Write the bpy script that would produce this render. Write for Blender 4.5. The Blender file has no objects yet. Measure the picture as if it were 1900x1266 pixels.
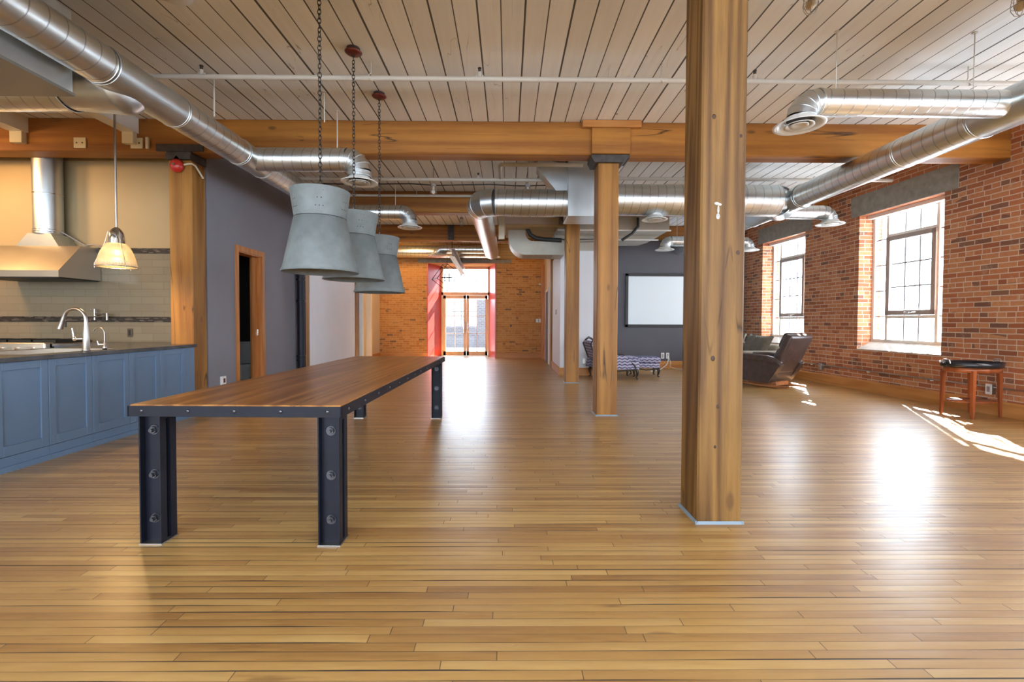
import bpy, bmesh, math, random
from mathutils import Vector, Matrix
R = math.radians
PI = math.pi
random.seed(7)
S = bpy.context.scene
COL = S.collection

# ------------------------------------------------------------------ camera
cam_d = bpy.data.cameras.new('camera'); cam = bpy.data.objects.new('camera', cam_d); COL.objects.link(cam)
cam_d.sensor_width = 36; cam_d.lens = 36 * 850 / 1900; cam_d.shift_y = -17 / 1900; cam_d.clip_end = 200
yaw, pit, rol = .0094, .0227, .0035
fw = Vector((math.sin(yaw) * math.cos(pit), math.cos(yaw) * math.cos(pit), -math.sin(pit)))
rt = Vector((math.cos(yaw), -math.sin(yaw), 0)); up = rt.cross(fw)
r2 = rt * math.cos(rol) + up * math.sin(rol); u2 = -rt * math.sin(rol) + up * math.cos(rol)
M = Matrix((r2, u2, -fw)).transposed().to_4x4(); M.translation = (0, 0, 1.2)
cam.matrix_world = M
S.camera = cam
# ------------------------------------------------------------------ world, sun, exposure
w = bpy.data.worlds.new('world'); S.world = w; w.use_nodes = True
bg = w.node_tree.nodes['Background']; bg.inputs[0].default_value = (.72, .86, 1, 1); bg.inputs[1].default_value = 13.5
sd = bpy.data.lights.new('sun', 'SUN'); sun = bpy.data.objects.new('sun', sd); COL.objects.link(sun)
sd.energy = 60; sd.color = (1, .93, .82); sd.angle = R(.55)
sun.rotation_mode = 'QUATERNION'; sun.rotation_quaternion = Vector((-.71, -1.21, -1.0)).to_track_quat('-Z', 'Y')
sun.location = (14, 25, 14)
S.view_settings.view_transform = 'Standard'; S.view_settings.look = 'None'; S.view_settings.gamma = 1
S.view_settings.use_curve_mapping = False
S.view_settings.exposure = .36
S.cycles.max_bounces = 10; S.cycles.diffuse_bounces = 6; S.cycles.glossy_bounces = 4; S.cycles.transparent_max_bounces = 12
S.cycles.sample_clamp_indirect = 6; S.cycles.use_denoising = True
S.cycles.caustics_reflective = False; S.cycles.caustics_refractive = False

def portal(loc, rot, sx, sy):
    d = bpy.data.lights.new('window_portal', 'AREA'); d.shape = 'RECTANGLE'; d.size = sx; d.size_y = sy
    d.cycles.is_portal = True
    o = bpy.data.objects.new('window_portal', d); COL.objects.link(o); o.location = loc; o.rotation_euler = rot

def lamp(name, loc, power, col=(1, .62, .3), size=.12, typ='POINT', aim=None, spot=120):
    d = bpy.data.lights.new(name, typ); d.energy = power; d.color = col
    if typ == 'AREA': d.shape = 'DISK'; d.size = size
    else: d.shadow_soft_size = size
    if typ == 'SPOT': d.spot_size = R(spot); d.spot_blend = .8
    o = bpy.data.objects.new(name, d); COL.objects.link(o); o.location = loc
    if aim: o.rotation_mode = 'QUATERNION'; o.rotation_quaternion = (Vector(aim) - Vector(loc)).to_track_quat('-Z', 'Y')
    return o
# warm kitchen lamps standing left of the frame, over the range aisle and the dining side
for p in ((-6.9, 3.9, 3.2), (-5.6, 1.8, 3.2), (-7.2, 5.0, 3.2)):
    lamp('kitchen_lamp', p, 150, (1, .58, .24), .2, 'SPOT', (p[0] + .7, 6.3, 2.0), 120)
lamp('hall_lamp', (-2.9, 13.2, 3.45), 110, (1, .6, .24), .25, 'SPOT', (-3.4, 14.9, 1.6), 140)
lamp('hall_lamp', (.3, 13.2, 3.45), 22, (1, .6, .24), .25, 'SPOT', (.5, 14.9, 1.6), 140)

# ------------------------------------------------------------------ materials
MATS = {}
class NT:
    def __init__(s, name):
        s.m = bpy.data.materials.new(name); s.m.use_nodes = True; s.t = s.m.node_tree
        s.b = s.t.nodes['Principled BSDF']; s.out = s.t.nodes['Material Output']
    def n(s, typ, **kw):
        x = s.t.nodes.new('ShaderNode' + typ)
        for k, v in kw.items():
            if k in ('operation', 'blend_type', 'data_type', 'noise_dimensions', 'feature', 'wave_type', 'bands_direction', 'rings_direction', 'wave_profile', 'distance', 'offset', 'squash', 'offset_frequency', 'clamp'): setattr(x, k, v)
        return x
    def l(s, a, b): s.t.links.new(a, b)
    def val(s, sock, v):
        if hasattr(v, 'default_value') or hasattr(v, 'is_linked'): s.l(v, sock)
        else: sock.default_value = v
    def math(s, op, a, b=0., c=0.):
        x = s.n('Math', operation=op); s.val(x.inputs[0], a); s.val(x.inputs[1], b); s.val(x.inputs[2], c); return x.outputs[0]
    def coord(s, kind='Object'): return s.n('TexCoord').outputs[kind]
    def xyz(s, v):
        x = s.n('SeparateXYZ'); s.l(v, x.inputs[0]); return x.outputs
    def comb(s, a, b, c=0.):
        x = s.n('CombineXYZ'); s.val(x.inputs[0], a); s.val(x.inputs[1], b); s.val(x.inputs[2], c); return x.outputs[0]
    def mapv(s, v, scale=(1, 1, 1), loc=(0, 0, 0), rot=(0, 0, 0)):
        x = s.n('Mapping'); s.l(v, x.inputs[0]); x.inputs['Scale'].default_value = scale; x.inputs['Location'].default_value = loc; x.inputs['Rotation'].default_value = rot; return x.outputs[0]
    def noise(s, v, scale, detail=3, rough=.55, dist=0.):
        x = s.n('TexNoise'); s.l(v, x.inputs['Vector']); x.inputs['Scale'].default_value = scale; x.inputs['Detail'].default_value = detail
        x.inputs['Roughness'].default_value = rough; x.inputs['Distortion'].default_value = dist; return x.outputs['Fac']
    def white(s, v):
        x = s.n('TexWhiteNoise', noise_dimensions='3D'); s.l(v, x.inputs['Vector']); return x.outputs['Value']
    def ramp(s, f, stops):
        x = s.n('ValToRGB'); s.l(f, x.inputs[0]); e = x.color_ramp.elements
        while len(e) < len(stops): e.new(.5)
        for i, (p, c) in enumerate(stops): e[i].position = p; e[i].color = (*c, 1) if len(c) == 3 else c
        return x.outputs[0]
    def mix(s, f, a, b, bt='MIX'):
        x = s.n('Mix', data_type='RGBA', blend_type=bt); s.val(x.inputs[0], f)
        for i, v in ((6, a), (7, b)):
            if isinstance(v, tuple): x.inputs[i].default_value = (*v[:3], 1)
            else: s.l(v, x.inputs[i])
        return x.outputs[2]
    def mrange(s, v, a, b, c=0., d=1.):
        x = s.n('MapRange'); s.l(v, x.inputs[0]); x.inputs[1].default_value = a; x.inputs[2].default_value = b; x.inputs[3].default_value = c; x.inputs[4].default_value = d; return x.outputs[0]
    def bump(s, h, strength=.3, dist=.01):
        x = s.n('Bump'); s.l(h, x.inputs['Height']); x.inputs['Strength'].default_value = strength; x.inputs['Distance'].default_value = dist
        s.l(x.outputs[0], s.b.inputs['Normal']); return x
    def set(s, col=None, rough=None, metal=None, spec=None, coat=None, crough=None):
        I = s.b.inputs
        for k, v in (('Base Color', col), ('Roughness', rough), ('Metallic', metal), ('Specular IOR Level', spec), ('Coat Weight', coat), ('Coat Roughness', crough)):
            if v is None: continue
            if isinstance(v, tuple): I[k].default_value = (*v[:3], 1)
            else: s.val(I[k], v)
        return s.m

def plain(name, col, rough=.5, metal=0., spec=.5, var=.0, scale=6, bump=0., coat=None):
    if name in MATS: return MATS[name]
    t = NT(name)
    c = col
    if var or bump:
        f = t.noise(t.coord(), scale, 4)
        if var: c = t.mix(t.mrange(f, .3, .7), tuple(v * (1 - var) for v in col), tuple(min(1, v * (1 + var)) for v in col))
        if bump: t.bump(f, bump, .01)
    m = t.set(c, rough, metal, spec, coat); MATS[name] = m; return m

def wood(name, axis, c1, c2, rough=.5, scale=1., crack=.5, bump=.3, knots=True, dark=(.10, .045, .015), ring=12, sq=.07, planks=0):
    if name in MATS: return MATS[name]
    t = NT(name); co = t.coord()
    rnd = t.n('ObjectInfo').outputs['Random']
    off = t.n('VectorMath', operation='ADD'); t.l(co, off.inputs[0]); t.l(t.comb(t.math('MULTIPLY', rnd, 9.), t.math('MULTIPLY', rnd, 5.), t.math('MULTIPLY', rnd, 7.)), off.inputs[1]); co = off.outputs[0]
    st = [1, 1, 1]; st['xyz'.index(axis)] = sq
    v = t.mapv(co, tuple(a * scale for a in st))
    n1 = t.noise(v, 9, 6, .68, .6); n2 = t.noise(v, 75, 5, .7)
    big = t.noise(t.mapv(co, tuple((.35 if a < 1 else 1) for a in st)), 2.2, 3)
    g = t.math('ADD', t.math('MULTIPLY', n1, .7), t.math('MULTIPLY', n2, .3))
    rg = t.math('SINE', t.math('MULTIPLY', t.noise(t.mapv(co, tuple(a * 1.3 for a in st)), 2.0, 2, .45), 2 * PI * ring))
    g2 = t.math('ADD', t.math('MULTIPLY', g, .75), t.math('MULTIPLY', t.math('MULTIPLY_ADD', rg, .5, .5), .25))
    c = t.ramp(g2, [(.33, c1), (.66, c2)])
    c = t.mix(t.mrange(big, .35, .75, 0, .45), c, tuple(a * .62 for a in c1))
    if knots:
        vo = t.n('TexVoronoi'); t.l(t.mapv(co, tuple((.45 if a < 1 else 1) for a in st)), vo.inputs['Vector']); vo.inputs['Scale'].default_value = 3.2
        kn = t.mrange(vo.outputs['Distance'], .05, .10, 1, 0)
        c = t.mix(t.math('MULTIPLY', kn, .7), c, dark)
    h = g2
    if crack:
        ck = t.noise(t.mapv(co, tuple((.05 if a < 1 else 1.) for a in st)), 3.1, 2, .5)
        ln = t.mrange(t.math('ABSOLUTE', t.math('SUBTRACT', ck, .5)), .0, .004, 1, 0)
        msk = t.mrange(t.noise(co, 1.7, 2), .5, .56)
        ln = t.math('MULTIPLY', ln, msk)
        c = t.mix(t.math('MULTIPLY', ln, crack), c, tuple(a * .5 for a in dark))
        h = t.math('SUBTRACT', g2, t.math('MULTIPLY', ln, 1.5))
    if planks:
        o3 = t.xyz(t.coord()); px = t.math('DIVIDE', o3[0], planks); fr = t.math('FRACT', px); cell = t.math('FLOOR', px)
        c = t.mix(t.mrange(t.white(t.comb(cell, 3., 1.)), 0, 1, .0, .35), c, c1)
        gl = t.math('MULTIPLY', t.math('LESS_THAN', fr, .025), t.mrange(t.noise(t.mapv(t.coord(), (1, .6, 1)), 4, 2), .42, .55, .25, 1))
        c = t.mix(t.math('MULTIPLY', gl, .85), c, dark)
    t.bump(h, bump, .008)
    m = t.set(c, rough, 0., .35); MATS[name] = m; return m

POST = wood('timber_post', 'z', (.095, .040, .010), (.28, .145, .038), .55, 2.3, 1., .45, ring=14, sq=.035)
POSTB = wood('timber_post_smooth', 'z', (.22, .088, .016), (.42, .195, .040), .5, 1.7, 1., .25, ring=6, sq=.04)
BEAM = wood('timber_beam', 'x', (.25, .088, .014), (.48, .205, .036), .55, 1.2, 1., .3, ring=5, sq=.04)
TRIMW = wood('orange_trim', 'y', (.48, .20, .055), (.62, .29, .09), .45, 1.2, .0, .1, False)
TRIMX = wood('orange_trim_x', 'x', (.48, .20, .055), (.62, .29, .09), .45, 1.2, .0, .1, False)
TRIMZ = wood('door_trim', 'z', (.42, .15, .04), (.60, .25, .08), .4, 1.5, .0, .1, False)
TABLE = wood('table_plank', 'y', (.22, .082, .022), (.49, .225, .066), .3, 1.6, 1., .2, sq=.05, planks=.145)
CHERRY = wood('cherry_wood', 'z', (.22, .055, .018), (.36, .10, .03), .3, 2., .0, .05, False)

def floor_mat():
    t = NT('maple_strip_floor'); co = t.coord(); x, y, z = t.xyz(co)
    W = .0455
    ry = t.math('DIVIDE', y, W); row = t.math('FLOOR', ry); fy = t.math('FRACT', ry)
    r1 = t.white(t.comb(row, 3.7, 1.)); r2_ = t.white(t.comb(row, 9.1, 2.))
    L = t.math('MULTIPLY_ADD', r2_, .9, .75)
    cx_ = t.math('DIVIDE', t.math('ADD', x, t.math('MULTIPLY', r1, 7.)), L); colm = t.math('FLOOR', cx_); fx = t.math('MULTIPLY', t.math('FRACT', cx_), L)
    pid = t.white(t.comb(row, colm, 5.))
    pid2 = t.white(t.comb(colm, row, 8.))
    v = t.comb(t.math('MULTIPLY_ADD', pid, 20., t.math('MULTIPLY', x, .12)), y, pid2)
    g = t.noise(v, 30, 5, .62, .3); gb = t.noise(t.mapv(co, (.5, 1.2, 1)), 1.6, 3)
    c = t.ramp(t.math('ADD', t.math('MULTIPLY', g, .50), t.math('MULTIPLY', pid, .50)),
               [(.10, (.23, .10, .028)), (.34, (.38, .20, .058)), (.62, (.49, .285, .090)), (.92, (.61, .40, .150))])
    c = t.mix(t.mrange(gb, .45, .8, 0, .35), c, (.30, .15, .058))
    # heartwood streaks
    stk = t.noise(t.comb(t.math('MULTIPLY_ADD', x, .5, t.math('MULTIPLY', pid, 30.)), t.math('MULTIPLY', y, 3.), pid), 6, 3)
    c = t.mix(t.mrange(stk, .66, .74, 0, .5), c, (.13, .055, .02))
    # gaps: every long joint thin, some open and dark; butt joints
    open_ = t.mrange(t.noise(t.comb(t.math('MULTIPLY', x, .35), row, 1.), 1.9, 2), .50, .62, .07, .15)
    gy = t.math('LESS_THAN', fy, open_); butt = t.math('LESS_THAN', fx, .0035)
    strong = t.mrange(t.noise(t.comb(t.math('MULTIPLY', x, .35), row, 1.), 1.9, 2), .46, .6, .5, 1.)
    gap = t.math('MAXIMUM', t.math('MULTIPLY', gy, strong), t.math('MULTIPLY', butt, .8))
    c = t.mix(gap, c, (.03, .016, .008))
    spk = t.mrange(t.noise(t.mapv(co, (6, 26, 1)), 3, 2), .76, .80)
    c = t.mix(t.math('MULTIPLY', spk, .6), c, (.06, .03, .015))
    cup = t.math('MULTIPLY', t.math('POWER', t.math('ABSOLUTE', t.math('SUBTRACT', fy, .5)), 2.), -.0032)
    tilt = t.math('MULTIPLY', t.math('MULTIPLY', t.math('SUBTRACT', pid2, .5), fy), .0030)
    h = t.math('ADD', t.math('ADD', cup, tilt), t.math('ADD', t.math('MULTIPLY', gap, -.0008), t.math('MULTIPLY', g, .0003)))
    t.bump(h, 1., 1.)
    sc = t.noise(t.mapv(co, (1, 3, 1)), 7, 4)
    rgh = t.math('ADD', t.mrange(sc, .3, .7, .36, .48), t.math('MULTIPLY', gap, .4))
    m = t.set(c, rgh, 0., .6, .6, .28); return m
FLOOR = floor_mat()
DULL = plain('warm_tinted_duct_sheet', (.36, .335, .28), .45, .35, .5, .1, 3)  # sheet metal whose warm reflection is put into the beige colour

def ceiling_mat():
    t = NT('whitewashed_ceiling_boards'); co = t.coord(); x, y, z = t.xyz(co)
    W = .193
    rx = t.math('DIVIDE', t.math('ADD', x, .068), W); row = t.math('FLOOR', rx); fx = t.math('FRACT', rx)
    r1 = t.white(t.comb(row, 1.7, 1.)); r2_ = t.white(t.comb(row, 5.3, 6.))
    wd = t.math('MULTIPLY_ADD', t.math('POWER', r1, 2.), .06, .05)
    wv = t.math('ADD', fx, t.math('MULTIPLY', t.math('SUBTRACT', t.noise(t.mapv(co, (1, .8, 1)), 1.5, 2), .5), .04))
    gap = t.math('LESS_THAN', wv, wd)
    g = t.noise(t.comb(x, t.math('MULTIPLY', y, .06), r1), 22, 5, .6)
    c = t.ramp(t.math('ADD', t.math('MULTIPLY', g, .6), t.math('MULTIPLY', r2_, .4)), [(.2, (.76, .76, .72)), (.8, (.90, .90, .87))])
    st = t.mrange(t.noise(t.comb(t.math('MULTIPLY', x, 2.), t.math('MULTIPLY', y, .15), row), 3, 3), .62, .8, 0, .4)
    c = t.mix(st, c, (.68, .64, .57))
    cr = t.mrange(t.math('ABSOLUTE', t.math('SUBTRACT', t.noise(t.comb(x, t.math('MULTIPLY', y, .12), r1), 6, 2), .5)), 0, .0035, 1, 0)
    cr = t.math('MULTIPLY', cr, t.mrange(t.noise(co, 1.3, 1), .55, .6))
    c = t.mix(t.math('MULTIPLY', cr, .6), c, (.15, .11, .08))
    c = t.mix(t.math('MULTIPLY', gap, .93), c, (.045, .035, .028))
    lip = t.math('MULTIPLY', t.math('GREATER_THAN', wv, wd), t.math('LESS_THAN', wv, t.math('ADD', wd, .02)))
    c = t.mix(t.math('MULTIPLY', lip, .5), c, (.82, .78, .72))
    vo = t.n('TexVoronoi'); t.l(t.mapv(co, (1, .6, 1)), vo.inputs['Vector']); vo.inputs['Scale'].default_value = 3
    c = t.mix(t.mrange(vo.outputs['Distance'], .03, .045, .7, 0), c, (.2, .15, .1))
    t.bump(t.math('ADD', t.math('SUBTRACT', 1., gap), t.math('MULTIPLY', g, .1)), .4, .01)
    return t.set(c, .6, 0., .3)
CEIL = ceiling_mat()

def brick_mat(name, ax, c1, c2, c3, mortar, dark=.12, rot=0):
    t = NT(name); co = t.coord(); x, y, z = t.xyz(co)
    u = t.math('ADD', x, y)
    wob = t.math('MULTIPLY', t.math('SUBTRACT', t.noise(co, 2.5, 2), .5), .02)
    CW, CH = .215, .0705
    rz = t.math('DIVIDE', t.math('ADD', z, wob), CH); row = t.math('FLOOR', rz); fz = t.math('FRACT', rz)
    hd = t.math('LESS_THAN', t.math('MODULO', t.math('ADD', row, 120.), 6.), .5)          # header course every sixth
    cw = t.math('MULTIPLY_ADD', hd, -CW * .5, CW)
    sh = t.math('MULTIPLY', t.math('MODULO', t.math('ADD', row, 100.), 2.), .5)
    jit = t.math('MULTIPLY', t.white(t.comb(row, 2., 2.)), .2)
    ru = t.math('ADD', t.math('ADD', t.math('DIVIDE', t.math('ADD', u, wob), cw), sh), jit); cl = t.math('FLOOR', ru); fu = t.math('FRACT', ru)
    mz = t.math('LESS_THAN', fz, .17); mu = t.math('LESS_THAN', fu, t.math('MULTIPLY_ADD', hd, .045, .045))
    mo = t.math('MAXIMUM', mz, mu)
    a = t.white(t.comb(row, cl, 1.)); b = t.white(t.comb(cl, row, 4.))
    c = t.ramp(a, [(.0, c1), (.5, c2), (1., c3)])
    clump = t.noise(t.mapv(co, (1, 1, 2.2)), 1.1, 2)
    dk = t.math('GREATER_THAN', t.math('ADD', b, t.math('MULTIPLY', clump, .9)), 1.42 - dark)
    c = t.mix(t.math('MULTIPLY', dk, .72), c, (.10, .065, .055))
    n = t.noise(co, 26, 4)
    c = t.mix(t.mrange(n, .35, .7, 0, .35), c, tuple(v * .65 for v in c2))
    c = t.mix(t.mrange(t.noise(co, 7, 3), .6, .75, 0, .3), c, mortar)
    c = t.mix(t.math('MULTIPLY', mo, t.mrange(n, .2, .8, .75, 1.)), c, mortar)
    t.bump(t.math('ADD', t.math('SUBTRACT', 1., mo), t.math('MULTIPLY', n, .5)), .6, .012)
    return t.set(c, .8, 0., .25)
BRICK = brick_mat('red_brick_side', 'y', (.29, .093, .042), (.45, .16, .070), (.54, .245, .11), (.60, .48, .37), .06)
BRICKX = brick_mat('red_brick_end', 'x', (.42, .17, .05), (.52, .24, .07), (.58, .29, .10), (.58, .38, .20), .0)

def tile_mat():
    t = NT('backsplash_tile'); co = t.coord(); x, y, z = t.xyz(co)
    br = t.n('TexBrick'); t.l(t.comb(x, z, 0.), br.inputs['Vector'])
    I = br.inputs; I['Scale'].default_value = 1; I['Brick Width'].default_value = .305; I['Row Height'].default_value = .1015; I['Mortar Size'].default_value = .003
    I['Color1'].default_value = (.215, .18, .120, 1); I['Color2'].default_value = (.195, .16, .106, 1); I['Mortar'].default_value = (.168, .135, .088, 1)
    t.bump(t.math('SUBTRACT', 1., br.outputs['Fac']), .5, .003)
    return t.set(br.outputs['Color'], .18, 0., .5)
TILE = tile_mat()
def mosaic_mat():
    t = NT('dark_mosaic'); co = t.coord(); x, y, z = t.xyz(co)
    rz = t.math('DIVIDE', z, .0145); row = t.math('FLOOR', rz); ru = t.math('ADD', t.math('DIVIDE', x, .06), t.math('MULTIPLY', row, .37)); cl = t.math('FLOOR', ru)
    a = t.white(t.comb(row, cl, 2.)); c = t.ramp(a, [(0, (.008, .006, .005)), (.75, (.025, .018, .014)), (1, (.12, .09, .07))])
    g = t.math('MAXIMUM', t.math('LESS_THAN', t.math('FRACT', rz), .14), t.math('LESS_THAN', t.math('FRACT', ru), .04))
    c = t.mix(g, c, (.07, .055, .042)); return t.set(c, .2, 0., .5)
MOSAIC = mosaic_mat()

def duct_mat(name, pitch=.125, base=(.80, .83, .82), rough=.33):
    t = NT(name); co = t.coord(); x, y, z = t.xyz(co)
    ph = t.math('FRACT', t.math('ADD', t.math('DIVIDE', z, pitch), t.math('DIVIDE', t.math('ARCTAN2', y, x), 2 * PI)))
    d = t.math('ABSOLUTE', t.math('SUBTRACT', ph, .5)); ln = t.mrange(d, .0, .045, 1, 0); dk = t.math('MULTIPLY', t.mrange(d, .028, .042, 1, 0), t.mrange(d, .012, .02, .35, 1))
    n = t.noise(t.mapv(co, (3, 3, .6)), 5, 4)
    c = t.mix(t.mrange(n, .3, .7), tuple(v * .82 for v in base), base)
    c = t.mix(t.math('MULTIPLY', dk, .75), c, (.12, .12, .12))
    t.bump(ln, .35, .003)
    return t.set(c, t.mrange(n, .3, .7, rough - .02, rough + .04), 1.)
DUCT = duct_mat('galvanised_spiral_duct'); DUCTS = duct_mat('galvanised_spiral_duct_small', .11)
def sheet_mat(name, base, rough, var=.12, sc=3):
    t = NT(name); n = t.noise(t.coord(), sc, 4); c = t.mix(t.mrange(n, .3, .7), tuple(v * (1 - var) for v in base), base)
    return t.set(c, t.mrange(n, .3, .7, rough, rough + .04), 1.)
SHEET = sheet_mat('galvanised_sheet', (.68, .72, .73), .34); STEEL = sheet_mat('brushed_stainless', (.62, .57, .50), .34, .03, 2)
CHROME = plain('chrome', (.8, .8, .8), .12, 1.); NICKEL = plain('brushed_nickel', (.48, .45, .42), .3, 1.)
WHITEP = plain('white_enamel', (.78, .77, .73), .35); WPIPE = plain('white_painted_pipe', (.62, .59, .53), .45, var=.05)
DIFF = plain('diffuser_enamel', (.72, .72, .68), .3, .0)
BLACKM = plain('black_steel', (.009, .010, .017), .42, .0, .22, .2, 9); BLACK = plain('matte_black', (.012, .012, .012), .5)
BOLT = plain('dark_bolt', (.07, .07, .08), .22, .7); GREYP = plain('grey_violet_paint', (.20, .195, .225), .55, var=.04, scale=2, bump=.03)
DARKP = plain('charcoal_paint', (.075, .072, .085), .6, var=.04, scale=2); WHITEW = plain('white_wall_paint', (.76, .79, .84), .5, var=.02, scale=2)
CREAMW = plain('cream_wall_paint', (.60, .53, .42), .6, var=.03, scale=2); TAN = wood('tan_board', 'x', (.40, .27, .12), (.52, .37, .18), .5, 1, .3, .1, False)
BLUE = plain('slate_blue_paint', (.125, .195, .30), .42, var=.03, scale=5); STONE = plain('dark_soapstone', (.085, .088, .095), .22, 0, .5, .35, 7)
CONC = plain('concrete', (.27, .255, .225), .8, 0, .3, .18, 9, .3); IRON = plain('cast_iron_bracket', (.055, .045, .042), .6, 0, .4, .3, 14, .3)
SHADE = plain('zinc_grey_shade', (.18, .205, .21), .6, .0, .25, .16, 9, .05); SHIN = plain('shade_lining', (.25, .235, .21), .35, .6, .5, .2, 20)
RUSTC = plain('rust_red_canopy', (.16, .028, .018), .35, .3); CHAINM = plain('dark_chain_iron', (.035, .028, .024), .45, .5)
RED = plain('signal_red_paint', (.52, .03, .022), .28, 0, .5); REDR = plain('crimson_reveal', (.55, .055, .045), .32, 0, .5, .05, 3)
LEATH = plain('brown_leather', (.062, .040, .034), .34, 0, .5, .25, 12, .25); LINEN = plain('beige_linen', (.36, .32, .25), .8, 0, .3, .08, 20, .1)
PILLOW = plain('grey_pillow_velvet', (.15, .135, .105), .75, 0, .3, .15, 14, .1); BASEW = wood('rocker_wood', 'x', (.30, .11, .04), (.42, .17, .07), .35, 2, .0, .05, False)
DWOOD = plain('ebony_wood', (.02, .012, .009), .28, 0, .5); TRAY = plain('black_tray_lacquer', (.015, .017, .022), .25, 0, .5)
SCREEN = plain('projection_screen_fabric', (.72, .78, .80), .8, 0, .1); SASHM = plain('taupe_sash_paint', (.33, .29, .27), .45); WFR = plain('cream_window_paint', (.74, .70, .64), .45)
DOORW = wood('maple_door_wood', 'z', (.74, .52, .28), (.82, .62, .38), .4, 1.5, .0, .1, False); SILLM = plain('whitewashed_sill', (.58, .55, .50), .6, 0, .3, .1, 8, .2)
RUBBER = plain('black_hose_rubber', (.018, .018, .018), .55); PORC = plain('porcelain', (.7, .7, .68), .12); PLATE = plain('cream_cover_plate', (.74, .68, .52), .4)
DARKROOM = plain('unlit_washroom_dark', (.02, .018, .018), .7); INSUL = plain('white_insulation_jacket', (.62, .58, .57), .4, 0, .5, .05, 4, .2)  # washroom walls near-black, standing in for the darkness of the unlit room
GDOOR = plain('grey_steel_door', (.12, .135, .16), .4); LITSTEEL = plain('copper_lit_steel', (.55, .34, .2), .25, 1.)  # range steel tinted copper: the warm light on it is in the colour
def glass_mat():
    t = NT('window_glass'); tr = t.n('BsdfTransparent'); gl = t.n('BsdfGlossy'); gl.inputs['Roughness'].default_value = .02
    lw = t.n('LayerWeight'); lw.inputs[0].default_value = .5; fz = t.math('MULTIPLY_ADD', t.math('POWER', lw.outputs['Facing'], 5.), .6, .04); mx = t.n('MixShader'); t.l(fz, mx.inputs[0]); t.l(tr.outputs[0], mx.inputs[1]); t.l(gl.outputs[0], mx.inputs[2]); t.l(mx.outputs[0], t.out.inputs[0]); return t.m
GLASS = glass_mat()
def lampglass_mat():
    t = NT('ribbed_lamp_glass'); x, y, z = t.xyz(t.coord())
    rb = t.math('SINE', t.math('MULTIPLY', t.math('ARCTAN2', y, x), 90.)); t.bump(rb, .5, .003)
    t.set((.85, .72, .5), .15, 0., .5); t.b.inputs['Transmission Weight'].default_value = .55
    t.b.inputs['Emission Color'].default_value = (1, .62, .26, 1); t.b.inputs['Emission Strength'].default_value = .18; return t.m
LGLASS = lampglass_mat()
def emit(name, c, s):
    t = NT(name); t.set(c, .5); t.b.inputs['Emission Color'].default_value = (*c, 1); t.b.inputs['Emission Strength'].default_value = s; return t.m
BULB = emit('lit_bulb', (1, .75, .42), 30.)
BULBG = plain('bulb_glass', (.75, .7, .6), .08, 0., .6)
def zig_mat():
    t = NT('wave_patterned_fabric'); co = t.coord(); x, y, z = t.xyz(co)
    h = t.math('ADD', x, y); tri = t.math('PINGPONG', t.math('MULTIPLY', h, 1.), .055)
    f = t.math('FRACT', t.math('DIVIDE', t.math('ADD', z, t.math('MULTIPLY', tri, .45)), .062))
    k = t.math('LESS_THAN', f, .42); n = t.noise(co, 60, 2)
    c = t.mix(t.math('MULTIPLY', k, t.mrange(n, .35, .55, .5, 1.)), (.44, .42, .56), (.05, .05, .10)); return t.set(c, .8, 0., .2)
ZIG = zig_mat()
def outer_brick():
    t = NT('shaded_exterior_brick'); co = t.coord(); br = t.n('TexBrick'); x, y, z = t.xyz(co); t.l(t.comb(t.math('ADD', x, y), z, 0.), br.inputs['Vector'])
    I = br.inputs; I['Scale'].default_value = 1; I['Brick Width'].default_value = .23; I['Row Height'].default_value = .09; I['Mortar Size'].default_value = .012
    I['Color1'].default_value = (.035, .035, .042, 1); I['Color2'].default_value = (.05, .05, .058, 1); I['Mortar'].default_value = (.09, .09, .10, 1)  # shade against the bright sky is put into the darkened brick colours
    return t.set(br.outputs['Color'], .8)
OBRICK = outer_brick()

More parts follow.
